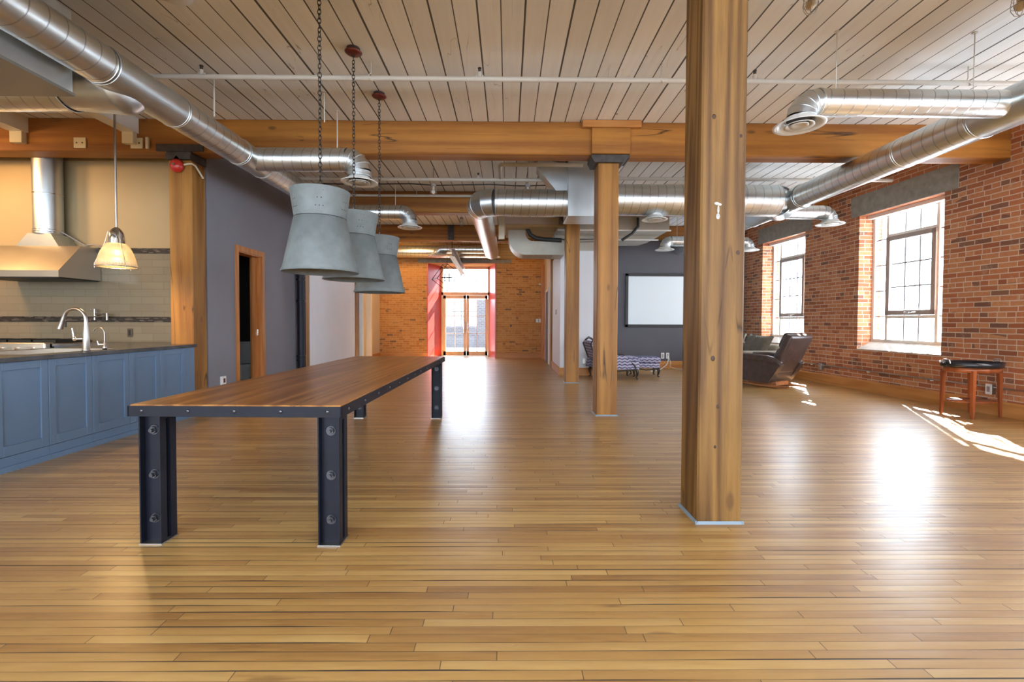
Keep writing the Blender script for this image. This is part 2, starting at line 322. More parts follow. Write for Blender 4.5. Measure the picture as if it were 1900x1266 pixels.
# ------------------------------------------------------------------ mesh builder
class MB:
    def __init__(s): s.b = bmesh.new()
    def box(s, x0, x1, y0, y1, z0, z1, bev=0., seg=1, rz=0., c=None):
        b = bmesh.new(); bmesh.ops.create_cube(b, size=1)
        bmesh.ops.transform(b, matrix=Matrix.Translation(((x0 + x1) / 2, (y0 + y1) / 2, (z0 + z1) / 2)) @ Matrix.Diagonal((abs(x1 - x0), abs(y1 - y0), abs(z1 - z0), 1)), verts=b.verts)
        if bev: 
            bmesh.ops.bevel(b, geom=b.edges[:], offset=bev, segments=seg, profile=.5, affect='EDGES')
            if seg > 1:
                for f in b.faces: f.smooth = True
        if rz:
            cc = Vector(c or ((x0 + x1) / 2, (y0 + y1) / 2, 0)); bmesh.ops.transform(b, matrix=Matrix.Translation(cc) @ Matrix.Rotation(rz, 4, 'Z') @ Matrix.Translation(-cc), verts=b.verts)
        return s.merge(b)
    def merge(s, b, mat=None):
        if mat: bmesh.ops.transform(b, matrix=mat, verts=b.verts)
        me = bpy.data.meshes.new('tmp'); b.to_mesh(me); s.b.from_mesh(me); bpy.data.meshes.remove(me); b.free(); return s
    def ring(s, c, a, n, r, u, v): return [s.b.verts.new(c + u * (r * math.cos(2 * PI * i / n)) + v * (r * math.sin(2 * PI * i / n))) for i in range(n)]
    def cyl(s, p0, p1, r0, r1=None, n=16, caps=True, smooth=True):
        p0 = Vector(p0); p1 = Vector(p1); r1 = r0 if r1 is None else r1; a = (p1 - p0).normalized()
        u = a.orthogonal().normalized(); v = a.cross(u)
        A = s.ring(p0, a, n, r0, u, v); B = s.ring(p1, a, n, r1, u, v)
        for i in range(n):
            f = s.b.faces.new((A[i], A[(i + 1) % n], B[(i + 1) % n], B[i])); f.smooth = smooth
        if caps:
            if r0 > 1e-5: s.b.faces.new(list(reversed(s.ring(p0, a, n, r0, u, v))))
            if r1 > 1e-5: s.b.faces.new(s.ring(p1, a, n, r1, u, v))
        return s
    def tube(s, pts, r, n=10, caps=True, smooth=True, gore=False):
        pts = [Vector(p) for p in pts]; rr = r if isinstance(r, (list, tuple)) else [r] * len(pts)
        T = []
        for i in range(len(pts)):
            a = pts[min(i + 1, len(pts) - 1)] - pts[max(i - 1, 0)]; T.append(a.normalized())
        u = T[0].orthogonal().normalized(); rings = []
        for i, p in enumerate(pts):
            u = (u - T[i] * u.dot(T[i])).normalized(); v = T[i].cross(u)
            k = 1.
            if 0 < i < len(pts) - 1:
                k = 1.
            rings.append((p, u.copy(), v.copy(), rr[i] * k))
        prev = None
        for i, (p, u_, v_, r_) in enumerate(rings):
            R_ = s.ring(p, T[i], n, r_, u_, v_)
            if prev:
                for k in range(n):
                    f = s.b.faces.new((prev[k], prev[(k + 1) % n], R_[(k + 1) % n], R_[k])); f.smooth = smooth
            prev = s.ring(p, T[i], n, r_, u_, v_) if gore else R_
            if caps and i in (0, len(rings) - 1):
                q = s.ring(p, T[i], n, r_, u_, v_)
                if i == 0: q.reverse()
                s.b.faces.new(q)
        return s
    def lathe(s, prof, c=(0, 0, 0), n=32, sx=1., sy=1., smooth=True, rz=0.):
        c = Vector(c); prev = None
        cr, sr = math.cos(rz), math.sin(rz)
        for (r, z) in prof:
            ring = []
            for i in range(n):
                a, b = r * sx * math.cos(2 * PI * i / n), r * sy * math.sin(2 * PI * i / n)
                ring.append(s.b.verts.new(c + Vector((a * cr - b * sr, a * sr + b * cr, z))))
            if prev:
                for i in range(n):
                    f = s.b.faces.new((prev[i], prev[(i + 1) % n], ring[(i + 1) % n], ring[i])); f.smooth = smooth
            prev = ring
        return s
    def disc(s, c, r, n=24, axis='z', sx=1., sy=1., rz=0., flip=False):
        c = Vector(c); cr, sr = math.cos(rz), math.sin(rz); v = []
        for i in range(n):
            a, b = r * sx * math.cos(2 * PI * i / n), r * sy * math.sin(2 * PI * i / n)
            p = Vector((a * cr - b * sr, a * sr + b * cr, 0)) if axis == 'z' else (Vector((a, 0, b)) if axis == 'y' else Vector((0, a, b)))
            v.append(s.b.verts.new(c + p))
        if flip: v.reverse()
        s.b.faces.new(v); return s
    def prism(s, poly, axis, a0, a1, smooth=False):
        # poly in the two other axes (order x,y,z without axis)
        def P(p, a):
            return Vector({'x': (a, p[0], p[1]), 'y': (p[0], a, p[1]), 'z': (p[0], p[1], a)}[axis])
        A = [s.b.verts.new(P(p, a0)) for p in poly]; B = [s.b.verts.new(P(p, a1)) for p in poly]; n = len(poly)
        for i in range(n):
            f = s.b.faces.new((A[i], A[(i + 1) % n], B[(i + 1) % n], B[i])); f.smooth = smooth
        s.b.faces.new([s.b.verts.new(v.co) for v in reversed(A)]); s.b.faces.new([s.b.verts.new(v.co) for v in B]); return s
    def torus(s, c, R_, r, axis='z', n=20, m=6, sx=1., sy=1.):
        c = Vector(c); g = []
        for i in range(n):
            a = 2 * PI * i / n; row = []
            for j in range(m):
                b = 2 * PI * j / m; rad = R_ + r * math.cos(b)
                p = (rad * math.cos(a) * sx, rad * math.sin(a) * sy, r * math.sin(b))
                p = {'z': p, 'y': (p[0], p[2], p[1]), 'x': (p[2], p[0], p[1])}[axis]
                row.append(s.b.verts.new(c + Vector(p)))
            g.append(row)
        for i in range(n):
            for j in range(m):
                f = s.b.faces.new((g[i][j], g[(i + 1) % n][j], g[(i + 1) % n][(j + 1) % m], g[i][(j + 1) % m])); f.smooth = True
        return s
    def sph(s, c, r, n=16, sx=1., sy=1., sz=1.):
        b = bmesh.new(); bmesh.ops.create_uvsphere(b, u_segments=n, v_segments=max(6, n // 2), radius=1)
        for f in b.faces: f.smooth = True
        return s.merge(b, Matrix.Translation(c) @ Matrix.Diagonal((r * sx, r * sy, r * sz, 1)))
    def xf(s, m): bmesh.ops.transform(s.b, matrix=m, verts=s.b.verts); return s
    def obj(s, name, mat, parent=None, local=False, sub=0, **kw):
        bmesh.ops.recalc_face_normals(s.b, faces=s.b.faces)
        me = bpy.data.meshes.new(name); s.b.to_mesh(me); s.b.free(); me.materials.append(mat)
        o = bpy.data.objects.new(name, me); COL.objects.link(o)
        if sub: md = o.modifiers.new('sub', 'SUBSURF'); md.levels = sub; md.render_levels = sub
        adopt(o, parent, local); tag(o, **kw); return o

def mw(o):
    m = Matrix.Translation(o.location) @ o.rotation_euler.to_matrix().to_4x4() if o.rotation_mode != 'QUATERNION' else Matrix.Translation(o.location) @ o.rotation_quaternion.to_matrix().to_4x4()
    return (mw(o.parent) @ o.matrix_parent_inverse @ m) if o.parent else m
def adopt(o, parent, local=False):
    if parent:
        o.parent = parent
        if not local: o.matrix_parent_inverse = mw(parent).inverted()
def tag(o, label=None, cat=None, group=None, kind=None):
    if label: o['label'] = label
    if cat: o['category'] = cat
    if group: o['group'] = group
    if kind: o['kind'] = kind
    return o
def thing(name, label, cat, loc=(0, 0, 0), rz=0., group=None, kind=None):
    o = bpy.data.objects.new(name, None); COL.objects.link(o); o.location = loc; o.rotation_euler = (0, 0, rz); o.empty_display_size = .1
    return tag(o, label, cat, group, kind)
def dup(o, loc, rz=None, label=None, parent=None, top=True):
    c = o.copy(); COL.objects.link(c)
    if top:
        c.location = loc
        if rz is not None: c.rotation_euler = (0, 0, rz)
        if label: c['label'] = label
    else: c.parent = parent
    for ch in [k for k in KIDS(o)]: dup(ch, None, parent=c, top=False)
    return c
def KIDS(o): return [k for k in bpy.data.objects if k.parent == o]

def pipe(name, p0, p1, r, mat, parent, n=40, caps=False, **kw):
    p0 = Vector(p0); p1 = Vector(p1); L = (p1 - p0).length
    mb = MB(); mb.cyl((0, 0, 0), (0, 0, L), r, n=n, caps=caps)
    for e in (0.012, L - .012): mb.torus((0, 0, e), r, .005, n=n, m=6)
    o = mb.obj(name, mat, None)
    o.location = p0; o.rotation_mode = 'QUATERNION'; o.rotation_quaternion = (p1 - p0).to_track_quat('Z', 'Y')
    adopt(o, parent); tag(o, **kw); return o
def elbow(p0, d0, d1, rad, r, parent, mat=None, seg=4, name='duct_elbow'):
    p0 = Vector(p0); d0 = Vector(d0).normalized(); d1 = Vector(d1).normalized(); c = p0 + d1 * rad; pts = []
    for i in range(seg + 1):
        a = PI / 2 * i / seg; pts.append(c - d1 * (rad * math.cos(a)) + d0 * (rad * math.sin(a)))
    mb = MB(); mb.tube(pts, r, n=36, caps=False, gore=True)
    for i, p in enumerate(pts):
        t = (d0 * math.cos(PI / 2 * i / seg) + d1 * math.sin(PI / 2 * i / seg)); u = t.orthogonal().normalized(); v = t.cross(u)
        b = MB(); b.torus((0, 0, 0), r, .0045, n=36, m=6); 
        mb.merge(b.b, Matrix.Translation(p) @ Matrix((u, v, t)).transposed().to_4x4())
    mb.obj(name, mat or SHEET, parent); return pts[-1]
def diffuser(c, rad, parent):
    x, y, z = c; k = rad / .21
    d = MB().lathe([(.115 * k, .06), (.125 * k, .03), (.19 * k, .012), (.21 * k, .0), (.205 * k, -.008), (.165 * k, .006), (.135 * k, .035), (.12 * k, .06)], c, 40).obj('diffuser', DIFF, parent)
    MB().lathe([(.118 * k, .02), (.12 * k, .012), (.085 * k, .03), (.08 * k, .035)], (x, y, z - .02), 32).obj('diffuser_cone', DIFF, d)
    MB().lathe([(.075 * k, .0), (.073 * k, -.008), (.045 * k, .008), (.0001, .01)], (x, y, z - .0), 32).obj('diffuser_cone', DIFF, d)
    MB().lathe([(.10 * k, .045), (.0001, .045)], (x, y, z), 24).obj('diffuser_throat', BLACK, d)

H = 3.71                                     # ceiling boards
BY = [2.69, 5.80, 8.92, 11.98]               # front faces of the timber frames
BZ = 3.30
# ------------------------------------------------------------------ setting
MB().box(-9, 7.1, -5, 16.2, -.12, 0).obj('floor', FLOOR, kind='structure')
MB().box(-9, 7.1, -5, 15.0, H, H + .12).obj('ceiling', CEIL, kind='structure')
WINS = [(-2.55, -1.05), (.55, 2.05), (3.62, 5.14), (6.64, 8.17), (9.58, 11.07), (12.6, 14.1)]
RW = dict(loc=(6.604, 0, 0), rz=.04)
rwall = thing('wall_right', None, None, kind='structure', **RW)
mb = MB(); prev = -5
for a, b in WINS:
    mb.box(0, .42, prev, a, 0, H); mb.box(0, .42, a, b, 0, .725); mb.box(0, .42, a, b, 3.1, H); prev = b
mb.box(0, .42, prev, 15.6, 0, H).obj('brickwork', BRICK, rwall, True)
mb = MB().prism([(0, 0), (-.032, 0), (-.032, .165), (-.02, .19), (0, .19)], 'y', -5, 12.0)
o = mb.obj('baseboard_right', TRIMW, kind='structure'); o.location = RW['loc']; o.rotation_euler.z = .04
def build_window(i, a, b):
    W = thing('window_%d' % (i + 1), None, None, kind='structure', **RW)
    L = True
    fr = MB()
    x0, x1 = .255, .315; zb, zt = .86, 3.10
    fr.box(x0, x1, a, a + .05, zb, zt); fr.box(x0, x1, b - .05, b, zb, zt); fr.box(x0, x1, a, b, zb, zb + .05); fr.box(x0, x1, a, b, zt - .07, zt)
    ma, mb_ = a + .335, b - .305
    fr.box(x0, x1, ma - .025, ma + .025, zb, zt); fr.box(x0, x1, mb_ - .025, mb_ + .025, zb, zt)
    fr.box(x0, x1, ma, mb_, 1.275, 1.325); fr.box(x0, x1, ma, mb_, 2.665, 2.715)
    fr.obj('window_frame', WFR, W, L)
    s = MB(); sx0, sx1 = .225, .27; A, B, z0, z1 = ma + .0, mb_ - .0, 1.33, 2.67
    s.box(sx0, sx1, A, A + .075, z0, z1, .004); s.box(sx0, sx1, B - .075, B, z0, z1, .004); s.box(sx0, sx1, A, B, z0, z0 + .08, .004); s.box(sx0, sx1, A, B, z1 - .075, z1, .004)
    so = s.obj('window_sash', SASHM, W, L)
    lt = MB(); mid = (A + B) / 2
    lt.box(.19, .225, mid - .05, mid + .05, z0 + .02, z0 + .05, .004).cyl((.205, mid, z0 + .03), (.205, mid - .16, z0 + .045), .008); lt.obj('window_latch', NICKEL, so, True)
    mn = MB(); w = (B - A - .1) / 3
    for k in (1, 2):
        y = A + .05 + w * k; mn.box(.28, .30, y - .011, y + .011, zb, zt)
        zz = z0 + .08 + (z1 - z0 - .155) * k / 3; mn.box(.28, .30, A, B, zz - .011, zz + .011)
    for k in range(1, 5):
        zz = zb + (zt - zb) * k / 5; mn.box(.28, .30, a, ma, zz - .011, zz + .011); mn.box(.28, .30, mb_, b, zz - .011, zz + .011)
    mn.box(.28, .30, (mb_ + b) / 2 - .006, (mb_ + b) / 2 + .006, 2.69, zt)
    mn.obj('muntins', plain('muntin_paint', (.30, .29, .30), .5), W, L)
    MB().box(.286, .292, a, b, zb, zt).obj('window_pane', GLASS, W, L)
    MB().prism([(0, .72), (.27, .72), (.27, .872), (.0, .732)], 'y', a, b).obj('window_sill', SILLM, W, L)
    MB().box(-.006, .10, a - .2, b + .2, 3.10, 3.47, .006).obj('lintel', CONC, W, L)
    MB().box(.15, .26, a, b, 3.04, 3.10).obj('blind_rail', WHITEP, W, L)
    c = (a + b) / 2; portal((6.604 + .44 - .04 * c, c, 2.), (0, R(90), .04), 2.3, b - a)
for i, (a, b) in enumerate(WINS): build_window(i, a, b)

# unseen rear wall behind the camera; tall windows added to let in fill daylight
bw = thing('wall_back', None, None, kind='structure'); mb = MB(); xs = [(-8.2, -5.6), (-5.0, -2.4), (-1.8, .8), (1.4, 4.0), (4.4, 6.3)]; prev = -9
for a, b in xs:
    mb.box(prev, a, -5, -4.7, 0, H); mb.box(a, b, -5, -4.7, 0, .7); mb.box(a, b, -5, -4.7, 3.3, H); prev = b
    portal(((a + b) / 2, -4.95, 2.), (R(90), 0, 0), b - a, 2.6)
mb.box(prev, 7.1, -5, -4.7, 0, H).obj('brickwork', BRICKX, bw)
mb = MB()
for a, b in xs:
    mb.box(a, b, -4.9, -4.86, .7, .78); mb.box(a, b, -4.9, -4.86, 3.22, 3.3); mb.box(a, b, -4.9, -4.86, 1.95, 2.0)
    for q in (a + .03, (a + b) / 2, b - .03): mb.box(q - .03, q + .03, -4.9, -4.86, .7, 3.3)
mb.obj('window_7', WFR, kind='structure')
MB().box(-9, -8.7, -5, 6.6, 0, H).obj('wall_left', CREAMW, kind='structure')

# kitchen wall with tile and mosaic bands
kw_ = thing('wall_kitchen', None, None, kind='structure')
MB().box(-9, -4.12, 6.35, 6.47, 2.185, H).obj('wall_paint', plain('ochre_wall_paint', (.36, .265, .135), .6, var=.03, scale=2), kw_)
MB().box(-9, -4.12, 6.35, 6.47, 0, 2.185).obj('wall_tile', TILE, kw_)
for z in (1.172, 2.112): MB().box(-8.7, -4.12, 6.343, 6.352, z, z + .074).obj('mosaic_band', MOSAIC, kw_)
# washroom wall (grey) with doorway
gw = MB(); gy0, gy1 = 6.08, 8.88
gw.box(-4.12, -3.95, gy0, 6.76, 0, H); gw.box(-4.12, -3.95, 7.40, gy1, 0, H); gw.box(-4.12, -3.95, 6.76, 7.40, 2.22, H)
gw.obj('wall_washroom', GREYP, kind='structure')
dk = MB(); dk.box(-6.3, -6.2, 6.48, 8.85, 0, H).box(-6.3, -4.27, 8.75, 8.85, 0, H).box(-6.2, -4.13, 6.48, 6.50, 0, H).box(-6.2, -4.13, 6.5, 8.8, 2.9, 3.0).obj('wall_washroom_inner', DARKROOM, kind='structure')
d1 = thing('door_1', None, None, (-3.95, 7.1, 0), kind='structure')
MB().box(-3.955, -3.935, 6.685, 6.762, 0, 2.30).box(-3.955, -3.935, 7.398, 7.475, 0, 2.30).box(-3.955, -3.935, 6.762, 7.398, 2.222, 2.30).obj('door_casing', TRIMZ, d1)
MB().box(-4.13, -3.95, 6.757, 6.775, 0, 2.22).box(-4.13, -3.95, 7.385, 7.403, 0, 2.22).box(-4.13, -3.95, 6.77, 7.39, 2.205, 2.222).obj('door_jamb', TRIMZ, d1)
pl = MB().box(-4.055, -4.015, 7.30, 7.384, .01, 2.20).obj('pocket_door_leaf', TRIMZ, d1)
MB().box(-4.02, -4.0, 7.372, 7.386, 0.96, 1.06, .002).obj('door_latch', CHROME, pl)
MB().box(-3.952, -3.934, gy0, 6.685, 0, .11).box(-3.952, -3.934, 7.475, gy1, 0, .11).obj('baseboard_left', GREYP, kind='structure')
# white wall beyond, pilasters, far left
MB().box(-4.15, -3.97, 9.24, 11.93, 0, H).obj('wall_hall', WHITEW, kind='structure')
MB().box(-4.4, -4.15, 12.30, 14.9, 0, H).obj('wall_hall_end', CREAMW, kind='structure')
MB().box(-4.15, -3.88, 12.30, 12.36, 0, 2.95, .004).box(-4.15, -4.0, 12.34, 12.38, 0, 2.95).obj('trim_1', WHITEP, kind='structure')
MB().box(-4.15, -4.0, 13.45, 13.56, 0, 2.95, .004).obj('trim_2', WHITEP, kind='structure')
MB().box(-4.15, -4.12, 13.56, 14.9, 0, .17).box(-4.15, -2.62, 14.86, 14.9, 0, .17).box(-.38, 1.17, 14.86, 14.9, 0, .17).obj('baseboard_far', TRIMX, kind='structure')
# far brick wall with door opening
fw_ = MB(); fw_.box(-4.4, -2.61, 14.9, 16.2, 0, H).box(-.385, 1.4, 14.9, 16.2, 0, H).box(-2.61, -.385, 14.9, 16.2, 3.08, H).obj('wall_far', BRICKX, kind='structure')
MB().box(-3.35, .22, 14.868, 14.9, 3.22, 3.34).box(-3.35, .22, 14.868, 14.9, 3.345, 3.46).box(-3.35, .22, 14.868, 14.9, 3.465, 3.58).box(-3.35, .22, 14.868, 14.9, 3.585, 3.70).obj('trim_3', TAN, kind='structure')
MB().box(-2.9, .12, 14.872, 14.9, 3.09, 3.2).obj('trim_4', CONC, kind='structure')
D = thing('door_2', None, None, (-1.42, 15.86, 0), kind='structure')
MB().prism([(-2.615, 14.88), (-2.59, 14.88), (-2.285, 15.82), (-2.285, 15.98), (-2.615, 15.98)], 'z', 0, 3.08).prism([(-.38, 14.87), (-.415, 14.87), (-.64, 15.82), (-.64, 15.98), (-.38, 15.98)], 'z', 0, 3.08).obj('door_reveal', REDR, D)
f = MB(); y0, y1 = 15.82, 15.92
f.box(-2.30, -2.23, y0, y1, 0, 3.07).box(-.69, -.62, y0, y1, 0, 3.07).box(-2.30, -.62, y0, y1, 2.10, 2.20).box(-2.30, -.62, y0, y1, 3.0, 3.08).obj('door_frame', DOORW, D)
tm = MB().box(-2.23, -.69, 15.86, 15.88, 2.59, 2.606)
for k in range(1, 4): q = -2.23 + 1.54 * k / 4; tm.box(q - .009, q + .009, 15.86, 15.88, 2.2, 3.0)
tm.obj('transom_muntins', BLACKM, D); MB().box(-2.23, -.69, 15.868, 15.872, 2.2, 3.0).obj('transom_pane', GLASS, D)
for a, b, hx in ((-2.225, -1.435, -1.50), (-1.425, -.695, -1.36)):
    lf = MB().box(a, a + .085, 15.84, 15.89, .01, 2.095).box(b - .085, b, 15.84, 15.89, .01, 2.095).box(a, b, 15.84, 15.89, .01, .16).box(a, b, 15.84, 15.89, 1.98, 2.095).obj('door_leaf', DOORW, D)
    m_ = MB(); m_.box((a + b) / 2 - .01, (a + b) / 2 + .01, 15.85, 15.88, .16, 1.98)
    for z in (.77, 1.375): m_.box(a + .08, b - .08, 15.85, 15.88, z - .01, z + .01)
    m_.obj('door_muntins', WFR, lf); MB().box(a + .08, b - .08, 15.863, 15.867, .16, 1.98).obj('door_pane', GLASS, lf)
    MB().tube([(hx, 15.84, .82), (hx, 15.77, .84), (hx, 15.77, 1.16), (hx, 15.84, 1.18)], .022, 10).obj('door_handle', CHROME, lf)
portal((-1.42, 16.35, 1.55), (R(-90), 0, 0), 1.8, 3.0)
MB().box(-9, 6, 23, 23.4, -4, 2.3).obj('exterior_building', OBRICK, kind='structure')
MB().box(-.50, -.1, 16.22, 18.0, -.3, 3.3).obj('exterior_wall', OBRICK, kind='structure')
MB().box(-6, 5, 16.2, 23, -.35, -.12).obj('exterior_deck', CONC, kind='structure')

# partition, screen wall
MB().box(1.17, 2.35, 10.22, 12.0, 0, 2.78).obj('wall_partition', WHITEW, kind='structure')
MB().box(1.17, 1.3, 12.25, 14.9, 0, H).obj('wall_corridor', CREAMW, kind='structure')
MB().box(2.35, 6.2, 11.83, 11.98, 0, BZ).obj('wall_screen', DARKP, kind='structure')
MB().box(1.145, 1.17, 10.2, 11.95, 0, .17).box(1.17, 2.37, 10.195, 10.22, 0, .17).obj('baseboard_partition', TRIMX, kind='structure')
MB().box(2.35, 6.1, 11.8, 11.83, 0, .19).obj('baseboard_screen', TRIMX, kind='structure')
d3 = thing('door_3', None, None, (1.17, 13.4, 0), kind='structure')
MB().box(1.14, 1.17, 12.85, 12.95, 0, 2.15).box(1.14, 1.17, 13.9, 14.0, 0, 2.15).box(1.14, 1.17, 12.85, 14.0, 2.07, 2.15).obj('door_casing', WHITEP, d3)
MB().box(1.15, 1.17, 12.95, 13.9, 0.01, 2.07).obj('door_leaf', GDOOR, d3)
MB().box(1.06, 1.17, 14.55, 14.65, 0, 3.0).obj('trim_5', TRIMZ, kind='structure')

# ------------------------------------------------------------------ timber frames
names = ['overhead just in front of the camera', 'crossing the room above the pendants', 'second from the front, behind the trunk duct', 'third from the front, above the projection screen wall']
for k, y in enumerate(BY):
    x0, x1 = (-8.7, 6.42) if k < 2 else (-4.25, 6.25)
    if k == 3: x1 = 6.1
    B = MB(); segs = []
    b = MB().box(x0, x1, y, y + .25, BZ, H, .012)
    b.obj('timber_beam', BEAM, label='heavy orange timber ceiling beam ' + names[k], cat='beam', group='timber ceiling beams')
PC = ['nearest timber post, tall and weathered with coarse grain', 'timber post with grey steel cap behind the near post', 'slimmer looking timber post in front of the white partition', 'far timber post at the corridor door past the partition']
PL = ['timber post at the left just behind the camera view', 'timber post with red alarm bell at the end of the blue cabinets', 'timber post beside the black drain pipe on the left wall', 'far left timber post between the white wall and the pilasters']
for side, LB, x0, x1 in (('c', PC, 1.13, 1.395), ('l', PL, -4.24, -3.955)):
    for k, y in enumerate(BY):
        if side == 'l' and k == 0: continue
        T = thing('timber_post', LB[k], 'post', ((x0 + x1) / 2, y + .13, 0), group='square timber posts')
        s = MB(); s.box(x0, x1, y, y + .265, 0, 3.2 if k else BZ, .01)
        s.obj('post_shaft', POST if side == 'c' and k == 0 else POSTB, T)
        t = MB(); e = .012
        t.prism([(y - e, 0), (y, 0), (y, .014), (y - e * .3, .016)], 'x', x0 - e, x1 + e).prism([(x0 - e, 0), (x0, 0), (x0, .016), (x0 - e * .3, .014)], 'y', y - e, y + .265 + e).prism([(x1 + e, 0), (x1, 0), (x1, .016), (x1 + e * .3, .014)], 'y', y - e, y + .265 + e)
        t.obj('base_trim', plain('blue_grey_angle', (.20, .27, .33), .45), T)
        if k == 0: continue
        kk = 1 if side == 'c' else .12
        c = MB(); c.box(x0 - .09 * kk, x1 + .13 * kk, y - .03, y + .27, 3.25, 3.298, .008); c.prism([(x0 - .05 * kk, 3.2), (x1 + .05 * kk, 3.2), (x1 + .12 * kk, 3.27), (x0 - .09 * kk, 3.27)], 'y', y - .035, y + .275)
        c.obj('post_cap', IRON, T)
        if side == 'c':
            MB().box(x0 - .09, x1 + .13, y - .055, y - .001, 3.30, 3.62, .006).obj('splice_block', BEAM, T)
            MB().box(x0 - .21, x1 + .26, y - .075, y - .001, 3.62, 3.705, .006).obj('splice_plank', TRIMX, T)
        else:
            MB().box(x0 - .14, x1 + .16, y - .02, y - .001, 3.30, 3.39, .003).obj('cap_plate', IRON, T)

NP = bpy.data.objects['timber_post']
KN = plain('dark_wood_knot', (.05, .022, .010), .5, 0, .4, .3, 60); PUT = plain('weathered_putty', (.50, .49, .46), .7, 0, .3, .3, 40, .3)
for (kx_, kz_, kr, m_, nm) in ((1.212, .985, .013, KN, 'wood_knot'), (1.245, .70, .010, KN, 'wood_knot'), (1.352, 1.61, .011, KN, 'wood_knot'), (1.36, 2.29, .009, KN, 'wood_knot'), (1.232, .46, .008, KN, 'wood_knot'), (1.20, 2.40, .012, KN, 'wood_knot')):
    MB().sph((0, 0, 0), kr, 12, 1, .18, 1.25).xf(Matrix.Translation((kx_, 2.69, kz_))).obj(nm, m_, NP)
MB().sph((1.222, 2.689, 1.895), .013, 10, 1.3, .3, .7).sph((1.238, 2.689, 1.89), .012, 10, 1.2, .3, .7).sph((1.232, 2.689, 1.86), .009, 10, .8, .3, 2.6).sph((1.230, 2.689, 1.82), .014, 10, .9, .3, 1.3).obj('putty_patch', PUT, NP)
# ------------------------------------------------------------------ kitchen
CX = -3.93                                    # dining side face of the peninsula
ys = [2.26, 2.68, 3.10, 3.525, 3.95, 4.365, 4.79, 5.21, 5.62]
LBL = ['blue shaker cabinet beside the post end panel, last of the row', 'blue shaker cabinet second from the timber post', 'blue shaker cabinet third from the timber post, half behind the table corner', 'blue shaker cabinet fourth from the timber post, under the tall faucet', 'blue shaker cabinet fifth from the post, nearest full door at the left edge', 'blue shaker cabinet sixth from the post, just outside the left edge', 'blue shaker cabinet seventh from the post, outside the left edge', 'blue shaker cabinet eighth from the post, outside the left edge']
for i in range(8):
    a, b = ys[7 - i], ys[8 - i]
    if b < 3.3: continue
    C_ = thing('base_cabinet', LBL[i], 'cabinet', (CX - .08, (a + b) / 2, 0), group='blue peninsula cabinets')
    MB().box(CX - .16, CX - .021, a + .001, b - .001, 0.0, .865).box(CX - .021, CX - .004, a + .001, b - .001, 0, .118).box(CX - .021, CX + .012, a + .001, b - .001, 0.0, .045).obj('cabinet_body', BLUE, C_)
    d = MB(); z0, z1 = .122, .862; g = .0025; y0, y1 = a + g, b - g; st = .062
    d.box(CX - .02, CX, y0, y0 + st, z0, z1, .002).box(CX - .02, CX, y1 - st, y1, z0, z1, .002).box(CX - .02, CX, y0 + st, y1 - st, z1 - st, z1, .002).box(CX - .02, CX, y0 + st, y1 - st, z0, z0 + st + .02, .002)
    d.box(CX - .02, CX - .013, y0 + st, y1 - st, z0 + st, z1 - st).obj('cabinet_door', BLUE, C_)
MB().box(CX - .24, CX - .004, 5.621, 5.785, 0, .865, .002).box(CX - .02, CX + .012, 5.621, 5.785, 0, .045).obj('end_panel', BLUE, label='blue filler panel between the last cabinet door and the timber post', cat='cabinet')
MB().box(-4.84, -4.80, 3.3, 5.75, 0, .865, .002).obj('kitchen_cabinet', BLUE, label='blue back panel of the peninsula on the kitchen side', cat='cabinet')
# back run under the hood
MB().box(-5.68, -4.56, 5.78, 6.342, 0, .865, .003).obj('back_cabinet', BLUE, label='blue base cabinet against the tiled wall right of the range', cat='cabinet')
MB().box(-8.69, -6.98, 5.78, 6.342, 0, .865, .003).obj('back_cabinet', BLUE, label='blue base cabinet against the tiled wall left of the range', cat='cabinet')
# continuous worktop: peninsula with sink cut out, then the wall run
t = MB(); z0, z1 = .866, .902; XL, XR = -4.86, CX + .03; sx0, sx1, sy0, sy1 = -4.75, -4.11, 3.95, 4.84
t.box(sx1, XR, 2.24, 5.785, z0, z1, .002).box(XL, sx0, 2.24, 5.76, z0, z1, .002).box(sx0, sx1, 2.24, sy0, z0, z1).box(sx0, sx1, sy1, 5.76, z0, z1)
t.box(-5.685, -4.255, 5.76, 6.342, z0, z1, .002).box(-4.255, XR, 5.76, 5.785, z0, z1)
t.obj('worktop', STONE, label='continuous dark soapstone worktop on the blue peninsula cabinets', cat='worktop')
MB().box(-8.69, -6.975, 5.76, 6.342, z0, z1, .002).obj('worktop', STONE, label='short dark soapstone worktop left of the range', cat='worktop')
k = MB(); k.box(sx0 - .0, sx0 + .006, sy0, sy1, .69, .901).box(sx1 - .006, sx1, sy0, sy1, .69, .901).box(sx0, sx1, sy1 - .006, sy1, .69, .901).box(sx0, sx1, sy0, sy0 + .006, .69, .901).box(sx0, sx1, sy0, sy1, .684, .69)
k.obj('sink', STEEL, label='square stainless sink basin set into the dark worktop', cat='sink')
